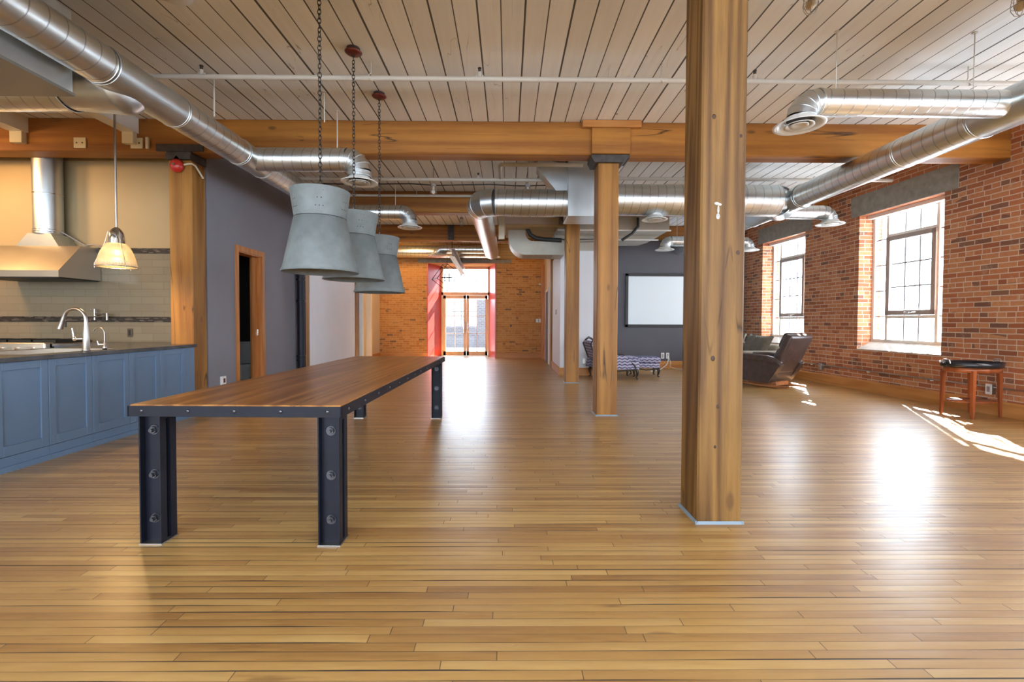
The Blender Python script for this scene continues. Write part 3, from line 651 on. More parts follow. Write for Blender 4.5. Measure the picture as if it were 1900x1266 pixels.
# faucets
F = thing('faucet', 'tall brushed gooseneck kitchen faucet on the worktop edge', 'faucet', (-4.035, 4.42, .902))
MB().lathe([(.0001, 0), (.033, 0), (.033, .012), (.028, .02), (.026, .15), (.019, .24), (.0165, .28)], (-4.035, 4.42, .902), 24).obj('faucet_body', NICKEL, F)
pts = [(-4.035, 4.42, .902 + .27)]
for i in range(13):
    a = PI * i / 12 * .93; pts.append((-4.035 - .105 + .105 * math.cos(a), 4.42, .902 + .30 + .105 * math.sin(a)))
MB().tube(pts, .0155, 14).obj('faucet_neck', NICKEL, F)
e = Vector(pts[-1]); dr = (Vector(pts[-1]) - Vector(pts[-2])).normalized()
sp = MB().cyl(e, e + dr * .05, .0165, .018, 16).cyl(e + dr * .05, e + dr * .115, .0185, .023, 16).obj('spray_head', NICKEL, F)
MB().box(e.x + .008, e.x + .022, 4.413, 4.427, e.z - .095, e.z - .03, .003).obj('spray_button', BLACK, sp)
MB().cyl((-4.035, 4.42, 1.02), (-4.11, 4.39, 1.02), .0105, n=12).sph((-4.115, 4.388, 1.02), .02, 12).cyl((-4.12, 4.386, 1.025), (-4.13, 4.382, 1.12), .008, .006, 10).obj('faucet_lever', CHROME, F)
F = thing('faucet', 'small thin gooseneck filter tap right of the tall faucet', 'faucet', (-4.035, 4.62, .902))
MB().lathe([(.0001, 0), (.018, 0), (.018, .03), (.012, .04), (.011, .07), (.006, .08)], (-4.035, 4.62, .902), 18).obj('faucet_body', NICKEL, F)
pts = [(-4.035, 4.62, .98), (-4.035, 4.62, 1.06)] + [(-4.035 - .055 + .055 * math.cos(PI * i / 10 * .9), 4.62, 1.07 + .055 * math.sin(PI * i / 10 * .9)) for i in range(11)]
MB().tube(pts, .0055, 10).obj('faucet_neck', NICKEL, F)
MB().cyl((-4.035, 4.62, .955), (-4.085, 4.61, .955), .007, n=10).cyl((-4.085, 4.61, .95), (-4.095, 4.608, .99), .006, n=10).obj('faucet_lever', CHROME, F)
# range with grates
G = thing('range_cooker', 'stainless range with black grates under the steel hood', 'range', (-6.33, 6.05, 0))
MB().box(-6.97, -5.69, 5.74, 6.34, .1, .905, .004).box(-6.9, -5.75, 5.8, 6.3, 0, .1).obj('range_body', LITSTEEL, G)
MB().box(-6.97, -5.69, 5.68, 5.80, .80, .918, .02, 3).obj('range_front_rail', STEEL, G)
g = MB()
for i in range(4):
    x0 = -6.93 + i * .31; g.box(x0, x0 + .29, 5.84, 5.855, .92, .945).box(x0, x0 + .29, 6.27, 6.285, .92, .945).box(x0, x0 + .015, 5.84, 6.285, .92, .945).box(x0 + .275, x0 + .29, 5.84, 6.285, .92, .945)
    for j in range(1, 4): g.box(x0 + .07 * j, x0 + .07 * j + .012, 5.84, 6.285, .925, .948)
    g.box(x0, x0 + .29, 6.05, 6.065, .92, .945)
g.box(-6.95, -5.7, 5.82, 6.33, .905, .92).obj('burner_grate', BLACK, G)
for i in range(6): MB().cyl((-6.8 + i * .19, 5.70, .85), (-6.8 + i * .19, 5.65, .85), .022, .018, 16).obj('range_knob', CHROME, G)
# hood
Hd = thing('range_hood', 'large sloping stainless range hood on the tiled wall', 'range hood', (-6.14, 6.05, 1.74))
hx0, hx1 = -6.72, -5.575
MB().prism([(5.75, 1.735), (5.75, 1.815), (6.06, 2.165), (6.342, 2.165), (6.342, 1.735)], 'x', hx0, hx1).obj('hood_body', STEEL, Hd)
MB().box(hx0 + .02, hx1 - .02, 5.78, 6.33, 1.722, 1.735).obj('hood_filter', BLACK, Hd)
for i in (0, 1, 2, 3.2, 4.2, 5.4, 6.4): MB().cyl((-6.63 + i * .036, 5.75, 1.77), (-6.63 + i * .036, 5.744, 1.77), .009, n=12).obj('control_button', BLACK, Hd)
MB().box(-6.54, -6.48, 5.747, 5.751, 1.796, 1.806).obj('name_badge', BLACK, Hd)
MB().prism([(-6.42, 2.165), (-5.87, 2.165), (-5.97, 2.33), (-6.27, 2.33)], 'y', 6.06, 6.342).obj('duct_transition', SHEET, Hd)
pipe('vent_duct', (-6.12, 6.19, 2.33), (-6.12, 6.19, H), .152, SHEET, Hd)
for z in (2.36, 2.39, 2.86): MB().torus((-6.12, 6.19, z), .153, .006, n=36).obj('duct_clamp', CHROME, Hd)
MB().tube([(-5.97, 6.2, 2.38), (-5.85, 6.28, 2.28), (-5.74, 6.3, 2.21), (-5.66, 6.3, 2.225), (-5.56, 6.31, 2.21), (-5.5, 6.325, 2.14)], .009, 8).obj('power_cable', SASHM, Hd)
# pot filler, outlet
P_ = thing('pot_filler', 'folding wall mounted pot filler tap over the range', 'tap', (-5.62, 6.34, 1.25))
MB().cyl((-5.62, 6.345, 1.26), (-5.62, 6.30, 1.26), .03, .018, 16).cyl((-5.62, 6.29, 1.20), (-5.62, 6.29, 1.35), .013, n=12).cyl((-5.62, 6.29, 1.33), (-5.67, 6.28, 1.345), .006, n=8).cyl((-5.62, 6.29, 1.28), (-5.42, 6.25, 1.28), .010, n=12).cyl((-5.62, 6.27, 1.245), (-5.42, 6.25, 1.245), .010, n=12).cyl((-5.42, 6.25, 1.20), (-5.42, 6.25, 1.29), .014, n=12).obj('tap_arm', NICKEL, P_)
O_ = thing('wall_outlet', 'small bronze outlet plate on the cream backsplash tile', 'outlet', (-5.19, 6.34, 1.02))
MB().box(-5.225, -5.155, 6.335, 6.342, .97, 1.085, .002).obj('cover_plate', plain('bronze_plate', (.10, .075, .055), .4, .3), O_); MB().box(-5.205, -5.175, 6.333, 6.335, .99, 1.065).obj('socket_face', BLACK, O_)
# kitchen pendant
K = thing('kitchen_pendant', 'ribbed glass pendant lamp glowing over the kitchen peninsula', 'pendant lamp', (-4.22, 5.0, H))
kx, ky = -4.22, 5.0
MB().cyl((kx, ky, 2.15), (kx, ky, H - .02), .011, n=12).obj('pendant_rod', NICKEL, K)
MB().lathe([(.0001, .0), (.065, 0), (.06, -.02), (.02, -.04)], (kx, ky, H), 24).obj('canopy', NICKEL, K)
MB().lathe([(.012, 2.20), (.04, 2.18), (.064, 2.14), (.072, 2.07), (.076, 2.02)], (kx, ky, 0), 28).obj('lamp_cap', CHROME, K)
sh = MB().lathe([(.074, 0.25), (.092, .243), (.120, .20), (.146, .14), (.165, .07), (.178, .0), (.174, -.004), (.160, .07), (.14, .14), (.115, .195), (.085, .238)], (0, 0, 0), 48).obj('glass_shade', LGLASS, None)
sh.location = (kx, ky, 1.775); adopt(sh, K)
MB().torus((kx, ky, 1.773), .179, .006, n=40).obj('shade_rim', NICKEL, K)
for q in range(3):
    a = q * 2 * PI / 3 - .5; c, s_ = math.cos(a), math.sin(a); MB().tube([(kx + c * .07, ky + s_ * .07, 2.15), (kx + c * .10, ky + s_ * .10, 2.02), (kx + c * .184, ky + s_ * .184, 1.80), (kx + c * .184, ky + s_ * .184, 1.755)], .0035, 6).obj('shade_clip', NICKEL, K)
MB().sph((kx, ky, 1.93), .032, 16).obj('light_bulb', BULB, K)
lamp('kitchen_bulb', (kx, ky, 1.84), 22, (1, .62, .28), .04)
# grey metal box beside the duct, joists, cover plates
A_ = thing('metal_plenum', 'big grey sheet metal box hanging left of the duct', 'duct box', (-4.6, 3.7, 3.0))
MB().box(-5.7, -3.26, 2.98, 3.50, 2.90, 3.50, .003).obj('box_shell', SHEET, A_)
MB().box(-5.7, -3.25, 2.97, 3.51, 2.875, 2.90, .004).obj('box_flange', plain('shaded_galvanised_flange', (.17, .155, .13), .5, .2), A_)  # underside shade put into a darker colour, against reflected lamp light
for i, (x0, x1, lb) in enumerate(((-6.13, -5.96, 'white painted joist with hanger at the far left of the orange beam'), (-4.76, -4.60, 'white painted joist with hanger between the cover plates and duct'))):
    J = thing('ceiling_joist', lb, 'joist', ((x0 + x1) / 2, 4, 3.5), group='white joists')
    MB().box(x0, x1, 0, 5.80, 3.52, H).obj('joist_body', WHITEP, J); MB().box(x0, x1 - .02, 5.735, 5.80, 3.38, 3.52, .004).obj('joist_hanger', PLATE, J)
for i, (x, lb) in enumerate(((-5.32, 'cream cover plate with two holes, left one on the orange beam'), (-4.62, 'cream cover plate with two holes beside the white joist hanger'))):
    C_ = thing('cover_plate', lb, 'cover plate', (x, 5.79, 3.40), group='cream cover plates')
    MB().box(x - .075, x + .075, 5.785, 5.799, 3.335, 3.465, .003).obj('plate', PLATE, C_)
    for q in (-.035, .035): MB().cyl((x + q, 5.786, 3.40), (x + q, 5.782, 3.40), .009, n=10).obj('knockout_hole', BLACK, C_)
MB().box(-4.50, -4.465, 5.77, 5.799, 3.33, 3.47, .004).obj('conduit_stub', PLATE, label='short cream conduit stub next to the right cover plate', cat='conduit')
# fire bell
Bl = thing('fire_bell', 'round red fire alarm bell on the left timber post', 'alarm bell', (-4.11, 5.79, 3.12))
b = MB().lathe([(.0001, .062), (.02, .062), (.055, .05), (.078, .025), (.084, 0), (.084, -.004)], (0, 0, 0), 32); b.xf(Matrix.Translation((-4.115, 5.775, 3.12)) @ Matrix.Rotation(R(90), 4, 'X')); b.obj('bell_gong', RED, Bl)
MB().cyl((-4.115, 5.712, 3.12), (-4.115, 5.70, 3.12), .016, n=16).obj('bell_nut', NICKEL, Bl)
MB().prism([(-4.155, 3.20), (-4.075, 3.20), (-4.115, 3.245)], 'y', 5.765, 5.785).box(-4.16, -4.07, 5.775, 5.799, 3.07, 3.17).obj('bell_bracket', PLATE, Bl)
MB().tube([(-4.06, 5.785, 3.13), (-3.99, 5.785, 3.145), (-3.94, 5.785, 3.15), (-3.925, 5.83, 3.14), (-3.93, 5.98, 3.03)], .012, 8).obj('bell_conduit', PLATE, Bl)

# ------------------------------------------------------------------ long table
TB = thing('dining_table', 'long reclaimed plank table edged in riveted black steel', 'table', (-1.43, 2.40, 0), -.022)
tw, tl = 1.13, 3.40
MB().box(-tw / 2 + .008, tw / 2 - .008, .008, tl - .008, .70, .757, .003).obj('tabletop', TABLE, TB, True)
MB().box(-tw / 2, -tw / 2 + .008, 0, tl, .695, .75).box(tw / 2 - .008, tw / 2, 0, tl, .695, .75).box(-tw / 2, tw / 2, 0, .008, .695, .75).box(-tw / 2, tw / 2, tl - .008, tl, .695, .75).box(-tw / 2 + .02, tw / 2 - .02, .02, tl - .02, .69, .70).obj('edge_band', BLACKM, TB, True)
def spot(name, mat, parent, p, r_, sx=1, sy=1, sz=1):
    o = MB().sph((0, 0, 0), r_, 10, sx, sy, sz).obj(name, mat, parent, True); o.location = p; return o
for x in (-.49, -.245, 0, .245, .49): spot('edge_rivet', BOLT, TB, (x, -.001, .724), .0105, 1, .45, 1)
for i in range(13):
    for sx in (-1, 1): spot('edge_rivet', BOLT, TB, (sx * (tw / 2 + .001), .10 + i * .267, .724), .0105, .45, 1, 1)
for lx, ly in ((-.475, .03), (.482, .03), (-.475, tl - .17), (.482, tl - .17)):
    l = MB(); w2 = .0575
    for y0, sgn in ((ly, 1), (ly + .115, -1)):     # two channels back to back, flanges outward
        web = y0 + sgn * .037
        l.box(lx - w2, lx + w2, web, web + sgn * .006, .006, .69)
        l.box(lx - w2, lx - w2 + .007, y0, web, .006, .69).box(lx + w2 - .007, lx + w2, y0, web, .006, .69)
    l.box(lx - w2, lx + w2, ly + .043, ly + .072, .006, .02).box(lx - w2, lx + w2, ly + .043, ly + .072, .67, .69)
    lo = l.obj('leg', BLACKM, TB, True)
    MB().box(lx - w2 - .002, lx + w2 + .002, ly - .002, ly + .117, 0, .006).box(lx - w2 - .004, lx + w2 + .004, ly - .004, ly + .119, .0, .003).obj('leg_foot', NICKEL, lo, True)
    for z in (.13, .37, .61):
        for yy, sg in ((ly + .037, -1), (ly + .078, 1)):
            bo = MB().cyl((lx, yy, z), (lx, yy + sg * .004, z), .026, n=18).cyl((lx, yy, z), (lx, yy + sg * .018, z), .020, n=6, smooth=False).cyl((lx, yy, z), (lx, yy + sg * .032, z), .010, n=10)
            bo.obj('hex_bolt', BOLT, lo, True)

# ------------------------------------------------------------------ big pendants
def pendant(loc, zb, lb, seed, dz=.0):
    x, y = loc
    T = thing('pendant_lamp', lb, 'pendant lamp', (x, y, H), group='zinc pendants in a row over the table')
    rot = seed * 1.3
    lo = MB().lathe([(.272, 0), (.279, .004), (.264, .04), (.187, .405), (.183, .405), (.258, .04), (.268, .001)], (0, 0, 0), 56)
    o = lo.obj('lower_shade', SHADE); o.location = (x, y, zb); adopt(o, T)
    US = o = MB().lathe([(.187, .405), (.185, .41), (.214, .605), (.217, .608), (.213, .612), (.182, .41)], (0, 0, 0), 56).obj('upper_shade', SHADE); o.location = (x, y, zb); adopt(o, T)
    for q in range(6):
        a0 = q * PI / 3 + rot - .95 + .52
        for r_, cnt in ((0, 3), (1, 2), (2, 3)):
            for c_ in range(cnt):
                a = a0 + (c_ - (cnt - 1) / 2) * .13 + (.0 if r_ != 1 else -.0); z = zb + .575 - r_ * .055; rr = .1855 + (.214 - .1855) * (z - zb - .41) / .21
                n_ = Vector((math.cos(a), math.sin(a), 0)); MB().cyl(Vector((x, y, z)) + n_ * (rr - .002), Vector((x, y, z)) + n_ * (rr + .0012), .0042, n=8).obj('vent_hole', BLACK, US)
    MB().torus((x, y, zb + .405), .1865, .0025, n=48).obj('shade_seam', BLACK, T)
    MB().cyl((x, y, zb + .41), (x, y, zb + .60), .03, n=16).box(x - .175, x + .175, y - .012, y + .012, zb + .43, zb + .436).cyl((x, y, zb + .60), (x, y, zb + .67), .008, n=8).obj('lamp_socket', BOLT, T)
    MB().sph((x, y, zb + .36), .045, 14).obj('light_bulb', BULBG, T)
    MB().lathe([(.0001, -.028), (.02, -.028), (.062, -.02), (.078, -.006), (.074, 0.0), (.05, .0)], (x, y, H - .03), 32).obj('canopy', RUSTC, T)
    MB().cyl((x, y, H - .03), (x, y, H), .06, n=20).obj('canopy_collar', IRON, T)
    ch = MB(); z = H - .06; i = 0; rnd = random.Random(seed)
    while z > zb + .67:
        b = MB(); b.torus((0, 0, 0), .0125, .0032, 'x' if i % 2 else 'y', 12, 5)
        bmesh.ops.transform(b.b, matrix=Matrix.Translation((x, y, z)) @ Matrix.Rotation(rnd.uniform(-.35, .35), 4, 'Z') @ Matrix.Diagonal((1, 1, 1.65, 1)), verts=b.b.verts)
        ch.merge(b.b); z -= .0335; i += 1
    ch.obj('chain', CHAINM, T)
pendant((-1.42, 3.50), 1.565, 'largest grey zinc pendant with round pinholes, nearest above the table', 1)
pendant((-1.43, 4.29), 1.58, 'middle grey zinc pendant shade in the row of three', 2)
pendant((-1.425, 5.12), 1.515, 'lowest and farthest grey zinc pendant beside the brick end wall', 3)

# ------------------------------------------------------------------ ductwork
def rod(x, y, z0, parent, r=.006): MB().cyl((x, y, z0), (x, y, H), r, n=8).cyl((x, y, H - .006), (x, y, H), .02, n=12).obj('hanger_rod', WPIPE, parent)
Lz, Lx = 3.13, -3.08
DL = thing('duct_run', 'long galvanised spiral duct along the left side over the table', 'duct', (Lx, 4, Lz), group='galvanised duct runs')
ysl = [-4.5, -3, -1.5, .1, 1.5, 2.5, 3.53]
for a, b in zip(ysl, ysl[1:]): pipe('duct_pipe', (Lx, a, Lz), (Lx, b, Lz), .147, DUCT, DL)
pipe('duct_tee', (Lx, 3.53, Lz), (Lx, 4.30, Lz), .150, SHEET, DL)
for a, b in ((4.30, 5.30), (5.80, 7.1), (7.1, 7.95)): pipe('duct_pipe', (Lx, a, Lz), (Lx, b, Lz), .147, DUCT, DL)
pipe('duct_tee', (Lx, 5.30, Lz), (Lx, 5.80, Lz), .15, SHEET, DL); pipe('duct_tee', (Lx, 7.95, Lz), (Lx, 8.4, Lz), .15, SHEET, DL, caps=True)
MB().cyl((Lx - .06, 3.80, Lz - .03), (-3.55, 3.80, Lz - .03), .215, .185, n=44, caps=False).sph((Lx - .06, 3.80, Lz - .03), .215, 32, .62).obj('duct_cone', SHEET, DL)
pipe('duct_pipe', (-3.55, 3.80, Lz - .04), (-8.2, 3.80, Lz - .04), .185, DUCTS, DL)
for y, r, xe in ((5.56, .136, -1.93), (8.2, .125, -1.89)):
    pipe('branch_duct', (Lx, y, Lz), (xe, y, Lz), r, DUCTS, DL)
    p = elbow((xe, y, Lz), (1, 0, 0), (0, 0, -1), .145, r, DL)
    pipe('duct_collar', p, p - Vector((0, 0, .06)), r, SHEET, DL); diffuser((p.x, p.y, p.z - .12), .215, DL)
    rod(-2.05 if y < 6 else -2.0, y - .0, Lz + r, DL)
rod(-3.0, 4.75, Lz + .147, DL, .008); rod(-3.05, 2.9, Lz + .14, DL, .01); rod(-2.02, 5.1, Lz + .25, DL)
Rz, Rx = 3.10, 4.42
DR = thing('duct_run', 'long galvanised spiral duct running beside the brick window wall', 'duct', (Rx, 5, Rz), group='galvanised duct runs')
ysr = [-4.5, -2.9, -1.3, .3, 1.9, 3.4, 3.72]
for a, b in zip(ysr, ysr[1:]): pipe('duct_pipe', (Rx, a, Rz), (Rx, b, Rz), .17, DUCT, DR)
pipe('duct_tee', (Rx, 3.72, Rz), (Rx, 4.28, Rz), .174, SHEET, DR)
for a, b in ((4.28, 5.1), (5.1, 6.86), (8.3, 10.3), (10.3, 12.0)): pipe('duct_pipe', (Rx, a, Rz), (Rx, b, Rz), .17, DUCT, DR, caps=(b == 12.0))
pipe('duct_tee', (Rx, 6.86, Rz), (Rx, 8.3, Rz), .178, SHEET, DR)
pipe('branch_duct', (Rx, 3.98, Rz), (2.66, 3.98, Rz), .112, DUCTS, DR); p = elbow((2.66, 3.98, Rz), (-1, 0, -.0), (0, 0, -1), .13, .112, DR)
diffuser((p.x - .015, p.y, p.z - .065), .205, DR); rod(2.83, 3.98, Rz + .11, DR, .004); rod(4.03, 3.98, Rz + .11, DR, .004)
for y, x1, s_ in ((7.9, 5.42, 1), (10.8, 5.55, 1), (10.8, 3.83, -1)):
    pipe('branch_duct', (Rx, y, Rz), (x1, y, Rz), .116, DUCTS, DR); p = elbow((x1, y, Rz), (s_, 0, 0), (0, 0, -1), .14, .116, DR); diffuser((p.x, p.y, p.z - .06), .22, DR)
    rod(x1 - s_ * .15, y, Rz + .116, DR, .006)
# trunk across the room
TR = thing('duct_run', 'thick galvanised trunk duct crossing behind the middle post', 'duct', (1.2, 7.2, Rz), group='galvanised duct runs')
for a, b in ((1.52, 3.0), (3.0, 4.2)): pipe('duct_pipe', (a, 7.18, Rz), (b, 7.18, Rz), .24, DUCT, TR)
pipe('duct_tee', (4.2, 7.18, Rz), (4.45, 7.5, Rz), .235, SHEET, TR)
MB().cyl((3.6, 7.18, Rz), (4.3, 7.18, Rz), .242, .18, n=40).obj('duct_reducer', SHEET, TR)
MB().box(.90, 1.52, 6.93, 7.5, 2.79, 3.70, .004).obj('plenum_box', SHEET, TR)
MB().prism([(.9, 3.0), (.9, 3.6), (.45, 3.70), (.45, 3.55)], 'y', 7.05, 7.35).obj('plenum_offset', SHEET, TR)
pipe('duct_pipe', (.90, 7.18, 3.05), (-.20, 7.18, 3.05), .205, DUCT, TR)
p = elbow((-.20, 7.18, 3.05), (-1, 0, 0), (0, 1, -.0), .25, .207, TR, seg=3)
pipe('duct_pipe', p, (-.44, 12.3, 3.05), .19, DUCT, TR, caps=True)
pipe('stub_duct', (2.29, 7.18, 2.90), (2.29, 7.18, 2.83), .11, SHEET, TR); diffuser((2.29, 7.18, 2.80), .20, TR); rod(.68, 7.18, 3.24, TR, .012)
# far duct before the brick wall
DF = thing('duct_run', 'pale galvanised duct running across in front of the brick end wall', 'duct', (-2, 14.2, 3.35), group='galvanised duct runs')
pipe('duct_pipe', (-4.1, 14.3, 3.36), (-2.2, 14.3, 3.36), .185, DUCT, DF); pipe('duct_pipe', (-2.2, 14.3, 3.36), (-.35, 14.3, 3.36), .185, DUCT, DF, caps=True)
pipe('branch_duct', (-.55, 13.85, 3.36), (-2.0, 13.85, 3.36), .12, DUCTS, DF); p = elbow((-2.0, 13.85, 3.36), (-1, 0, 0), (0, 0, -1), .13, .12, DF); diffuser((p.x, p.y, p.z - .05), .28, DF)
pipe('branch_duct', (-.7, 13.9, 3.34), (-.56, 13.9, 3.34), .12, DUCTS, DF); p = elbow((-.56, 13.9, 3.34), (1, 0, 0), (0, 0, -1), .14, .12, DF); diffuser((p.x, p.y, p.z - .05), .2, DF)
# air handler
AH = thing('air_handler', 'hung air handler with white jacket and curved sheet duct', 'air handler', (1.6, 9.9, 3.2))
MB().box(1.0, 3.27, 9.3, 10.75, 3.06, 3.45, .004).obj('unit_casing', DULL, AH)
MB().prism([(1.0, 3.06), (3.27, 3.06), (3.05, 2.99), (1.0, 2.95)], 'y', 9.9, 10.8).obj('unit_drain_pan', DULL, AH)
MB().box(1.0, 3.3, 9.28, 9.31, 3.04, 3.065).box(1.0, 3.25, 9.9, 9.93, 2.96, 2.985).obj('unit_rail', WHITEP, AH)
MB().box(-.08, 1.02, 9.24, 10.4, 3.15, 3.3, .01).obj('insulated_box', INSUL, AH)
MB().box(-.05, 1.2, 9.22, 10.45, 3.095, 3.15).obj('unit_plate', TAN, AH)
arc = [(0.0, 3.095)] + [(.36 - .36 * math.cos(a), 3.0 - .42 * math.sin(a)) for a in [PI / 2 * i / 10 for i in range(11)]] + [(1.165, 2.58), (1.165, 2.86), (.52, 2.86)] + [(.52 - .16 * math.sin(a), 3.02 - .16 * math.cos(a)) for a in [PI / 2 * i / 6 for i in range(7)]] + [(.36, 3.095)]
MB().prism(arc, 'y', 9.5, 10.15).obj('curved_duct', DULL, AH)
for x in (.52, .93): MB().box(x, x + .012, 9.49, 10.16, 2.57, 2.87).obj('duct_flange', DULL, AH)
MB().tube([(.40, 9.45, 3.1), (.46, 9.45, 2.98), (.58, 9.45, 2.91), (.75, 9.45, 2.89), (1.1, 9.45, 2.87)], .045, 10).obj('black_hose', RUBBER, AH)
MB().tube([(2.62, 9.25, 3.3), (2.62, 9.25, 3.12), (2.5, 9.25, 2.98), (2.3, 9.3, 2.85)], .028, 10).obj('black_hose', RUBBER, AH)
MB().box(-.19, -.07, 9.24, 9.30, 2.86, 3.35, .003).obj('unit_strut', PLATE, AH)
MB().box(1.17, 2.35, 10.25, 10.9, 2.785, 2.98, .003).box(1.16, 2.36, 10.24, 10.26, 2.84, 2.86).obj('wall_top_duct', DULL, AH)

# ------------------------------------------------------------------ pipes, sprinklers, ceiling lights
def sprinkler(x, y, z, lb, g='sprinkler heads'):
    T = thing('fire_sprinkler', lb, 'sprinkler', (x, y, z), group=g)
    MB().cyl((x, y, z), (x, y, z + .045), .018, n=12).cyl((x - .03, y, z - .03), (x - .03, y, z + .015), .01, n=8).cyl((x + .03, y, z - .03), (x + .03, y, z + .015), .01, n=8).obj('sprinkler_fitting', WPIPE, T)
    MB().cyl((x, y, z + .045), (x, y, z + .075), .008, n=8).cyl((x, y, z + .08), (x, y, z + .086), .018, n=12).cyl((x - .012, y, z + .05), (x - .014, y, z + .082), .003, n=6).cyl((x + .012, y, z + .05), (x + .014, y, z + .082), .003, n=6).obj('sprinkler_deflector', IRON, T)
W1 = thing('sprinkler_pipe', 'long white sprinkler pipe under the nearest ceiling boards', 'pipe', (0, 4.33, 3.5), group='white sprinkler pipes')
MB().cyl((-8.6, 4.50, 3.55), (6.4, 4.50, 3.55), .0235, n=14).obj('pipe_body', WPIPE, W1)
for x in (-1.33, 1.49, 4.5):
    MB().tube([(x, 4.50, 3.71), (x, 4.50, 3.60), (x - .02, 4.49, 3.575), (x, 4.47, 3.52), (x + .02, 4.51, 3.53)], .005, 6).obj('pipe_hanger', WPIPE, W1)
sprinkler(-2.96, 4.50, 3.57, 'upright sprinkler head nearest the left duct'); sprinkler(-.28, 4.50, 3.57, 'upright sprinkler head right of the pendant chains'); sprinkler(2.40, 4.50, 3.57, 'upright sprinkler head just right of the near post')
W2 = thing('sprinkler_pipe', 'white sprinkler pipe seen beneath the first beam with an elbow', 'pipe', (0, 7.4, 3.5), group='white sprinkler pipes')
MB().cyl((-3.9, 7.4, 3.47), (.88, 7.4, 3.47), .028, n=12).cyl((1.55, 7.4, 3.50), (6.2, 7.4, 3.50), .028, n=12).obj('pipe_body', WPIPE, W2)
MB().tube([(-.12, 7.4, 3.5), (-.12, 6.85, 3.51), (-.10, 6.80, 3.51), (.9, 6.80, 3.51), (1.1, 6.80, 3.51)], .03, 10).obj('pipe_branch', WPIPE, W2)
sprinkler(-.48, 7.4, 3.49, 'small sprinkler head behind the first beam over the elbow duct'); sprinkler(-2.5, 7.4, 3.49, 'small sprinkler head partly above the largest pendant')
W3 = thing('sprinkler_pipe', 'thin white pipe in front of the second timber beam', 'pipe', (-2, 8.8, 3.6), group='white sprinkler pipes')
MB().cyl((-3.9, 8.84, 3.60), (-.3, 8.84, 3.60), .026, n=12).cyl((-1.75, 8.84, 3.6), (-1.75, 8.84, H), .006, n=6).obj('pipe_body', WPIPE, W3)
CN = thing('light_conduit', 'brown wiring conduit with bare bulbs under the white pipe', 'conduit', (-1, 7.5, 3.4))
MB().tube([(-3.8, 7.55, 3.44), (-2.4, 7.55, 3.43), (-1.6, 7.55, 3.445), (-1.2, 7.55, 3.42), (-.3, 7.55, 3.44), (.2, 7.55, 3.42), (.9, 7.55, 3.44)], .010, 8).obj('conduit_body', CHAINM, CN)
def caged(x, y, z, lb):
    T = thing('cage_light', lb, 'ceiling light', (x, y, z), group='small caged bulbs')
    MB().cyl((x, y, z), (x, y, z + .04), .042, n=16).cyl((x, y, z + .04), (x, y, H), .008, n=8).obj('lamp_base', SASHM, T)
    MB().cyl((x, y, z - .05), (x, y, z), .022, n=12).sph((x, y, z - .085), .036, 12).obj('light_bulb', BULBG, T)
    c = MB()
    for q in range(6):
        a = q * PI / 3; cs, sn = math.cos(a), math.sin(a); c.tube([(x + cs * r_, y + sn * r_, z - h) for r_, h in ((.04, 0), (.052, .05), (.052, .10), (.03, .145), (0.002, .155))], .0022, 5)
    for h, r_ in ((.03, .05), (.085, .053)): c.torus((x, y, z - h), r_, .002, n=20, m=5)
    c.obj('wire_cage', NICKEL, T)
caged(2.22, 3.40, 3.62, 'caged bulb cut by the top edge right of the near post'); caged(3.80, 3.42, 3.64, 'caged bulb cut by the top edge at the right corner')
caged(-1.22, 7.55, 3.40, 'bare looking caged bulb left of the elbow duct'); caged(.32, 7.55, 3.40, 'caged bulb hidden mostly by the elbow duct'); caged(-1.30, 6.5, 3.62, 'faint caged bulb just below the first beam'); caged(-1.05, 10.4, 3.5, 'small caged bulb in the bay before the steel hanger')
caged(2.6, 6.6, 3.60, 'faint caged bulb right of the near post below the beam')
SD = thing('smoke_detector', 'round white detector dish at the top edge of the view', 'detector', (-2.56, 3.58, H))
MB().lathe([(.0001, -.05), (.10, -.048), (.135, -.03), (.14, -.012), (.125, 0)], (-2.56, 3.56, H), 32).obj('detector_dome', WHITEP, SD)
# far hall fittings
MB().box(-1.56, -1.40, 11.95, 11.978, 3.31, 3.69, .003).obj('steel_hanger_plate', IRON, label='dark steel hanger plate on the third timber beam', cat='bracket')
HR = thing('hoist_beam', 'pale grey steel hoist beam sloping towards the glass doors', 'steel beam', (-1.5, 13.6, 2.9))
h = MB(); h.box(-1.565, -1.42, 12.25, 15.3, 0, .012).box(-1.565, -1.42, 12.25, 15.3, .188, .2).box(-1.497, -1.488, 12.25, 15.3, .012, .188)
h.xf(Matrix.Translation((0, 12.25, 2.93)) @ Matrix.Rotation(R(-3.5), 4, 'X') @ Matrix.Translation((0, -12.25, 0))); h.obj('beam_section', plain('pale_grey_steel', (.58, .62, .66), .4), HR)
MB().cyl((-1.49, 12.3, 3.15), (-1.49, 12.3, H), .012, n=8).cyl((-1.49, 14.8, 3.0), (-1.49, 14.8, H), .012, n=8).obj('beam_hanger', IRON, HR)
WP = thing('wire_lantern', 'diamond shaped wire frame lantern before the glass doors', 'pendant lamp', (-1.8, 13.6, 2.5))
b = MB(); a = .27
C8 = [Vector((sx * a, sy * a, sz * a)) for sx in (-1, 1) for sy in (-1, 1) for sz in (-1, 1)]
for i in range(8):
    for j in range(i + 1, 8):
        if abs((C8[i] - C8[j]).length - 2 * a) < 1e-4: b.cyl(C8[i], C8[j], .010, n=6)
b.xf(Matrix.Translation((-1.8, 13.6, 2.50)) @ Matrix.Rotation(R(38), 4, 'Y') @ Matrix.Rotation(R(12), 4, 'X')); b.obj('wire_frame', CHAINM, WP)
cd_ = MB()
for sx in (-.07, .07): cd_.cyl((-1.8 + sx, 13.6, 2.36), (-1.8 + sx, 13.6, 2.62), .018, n=8)
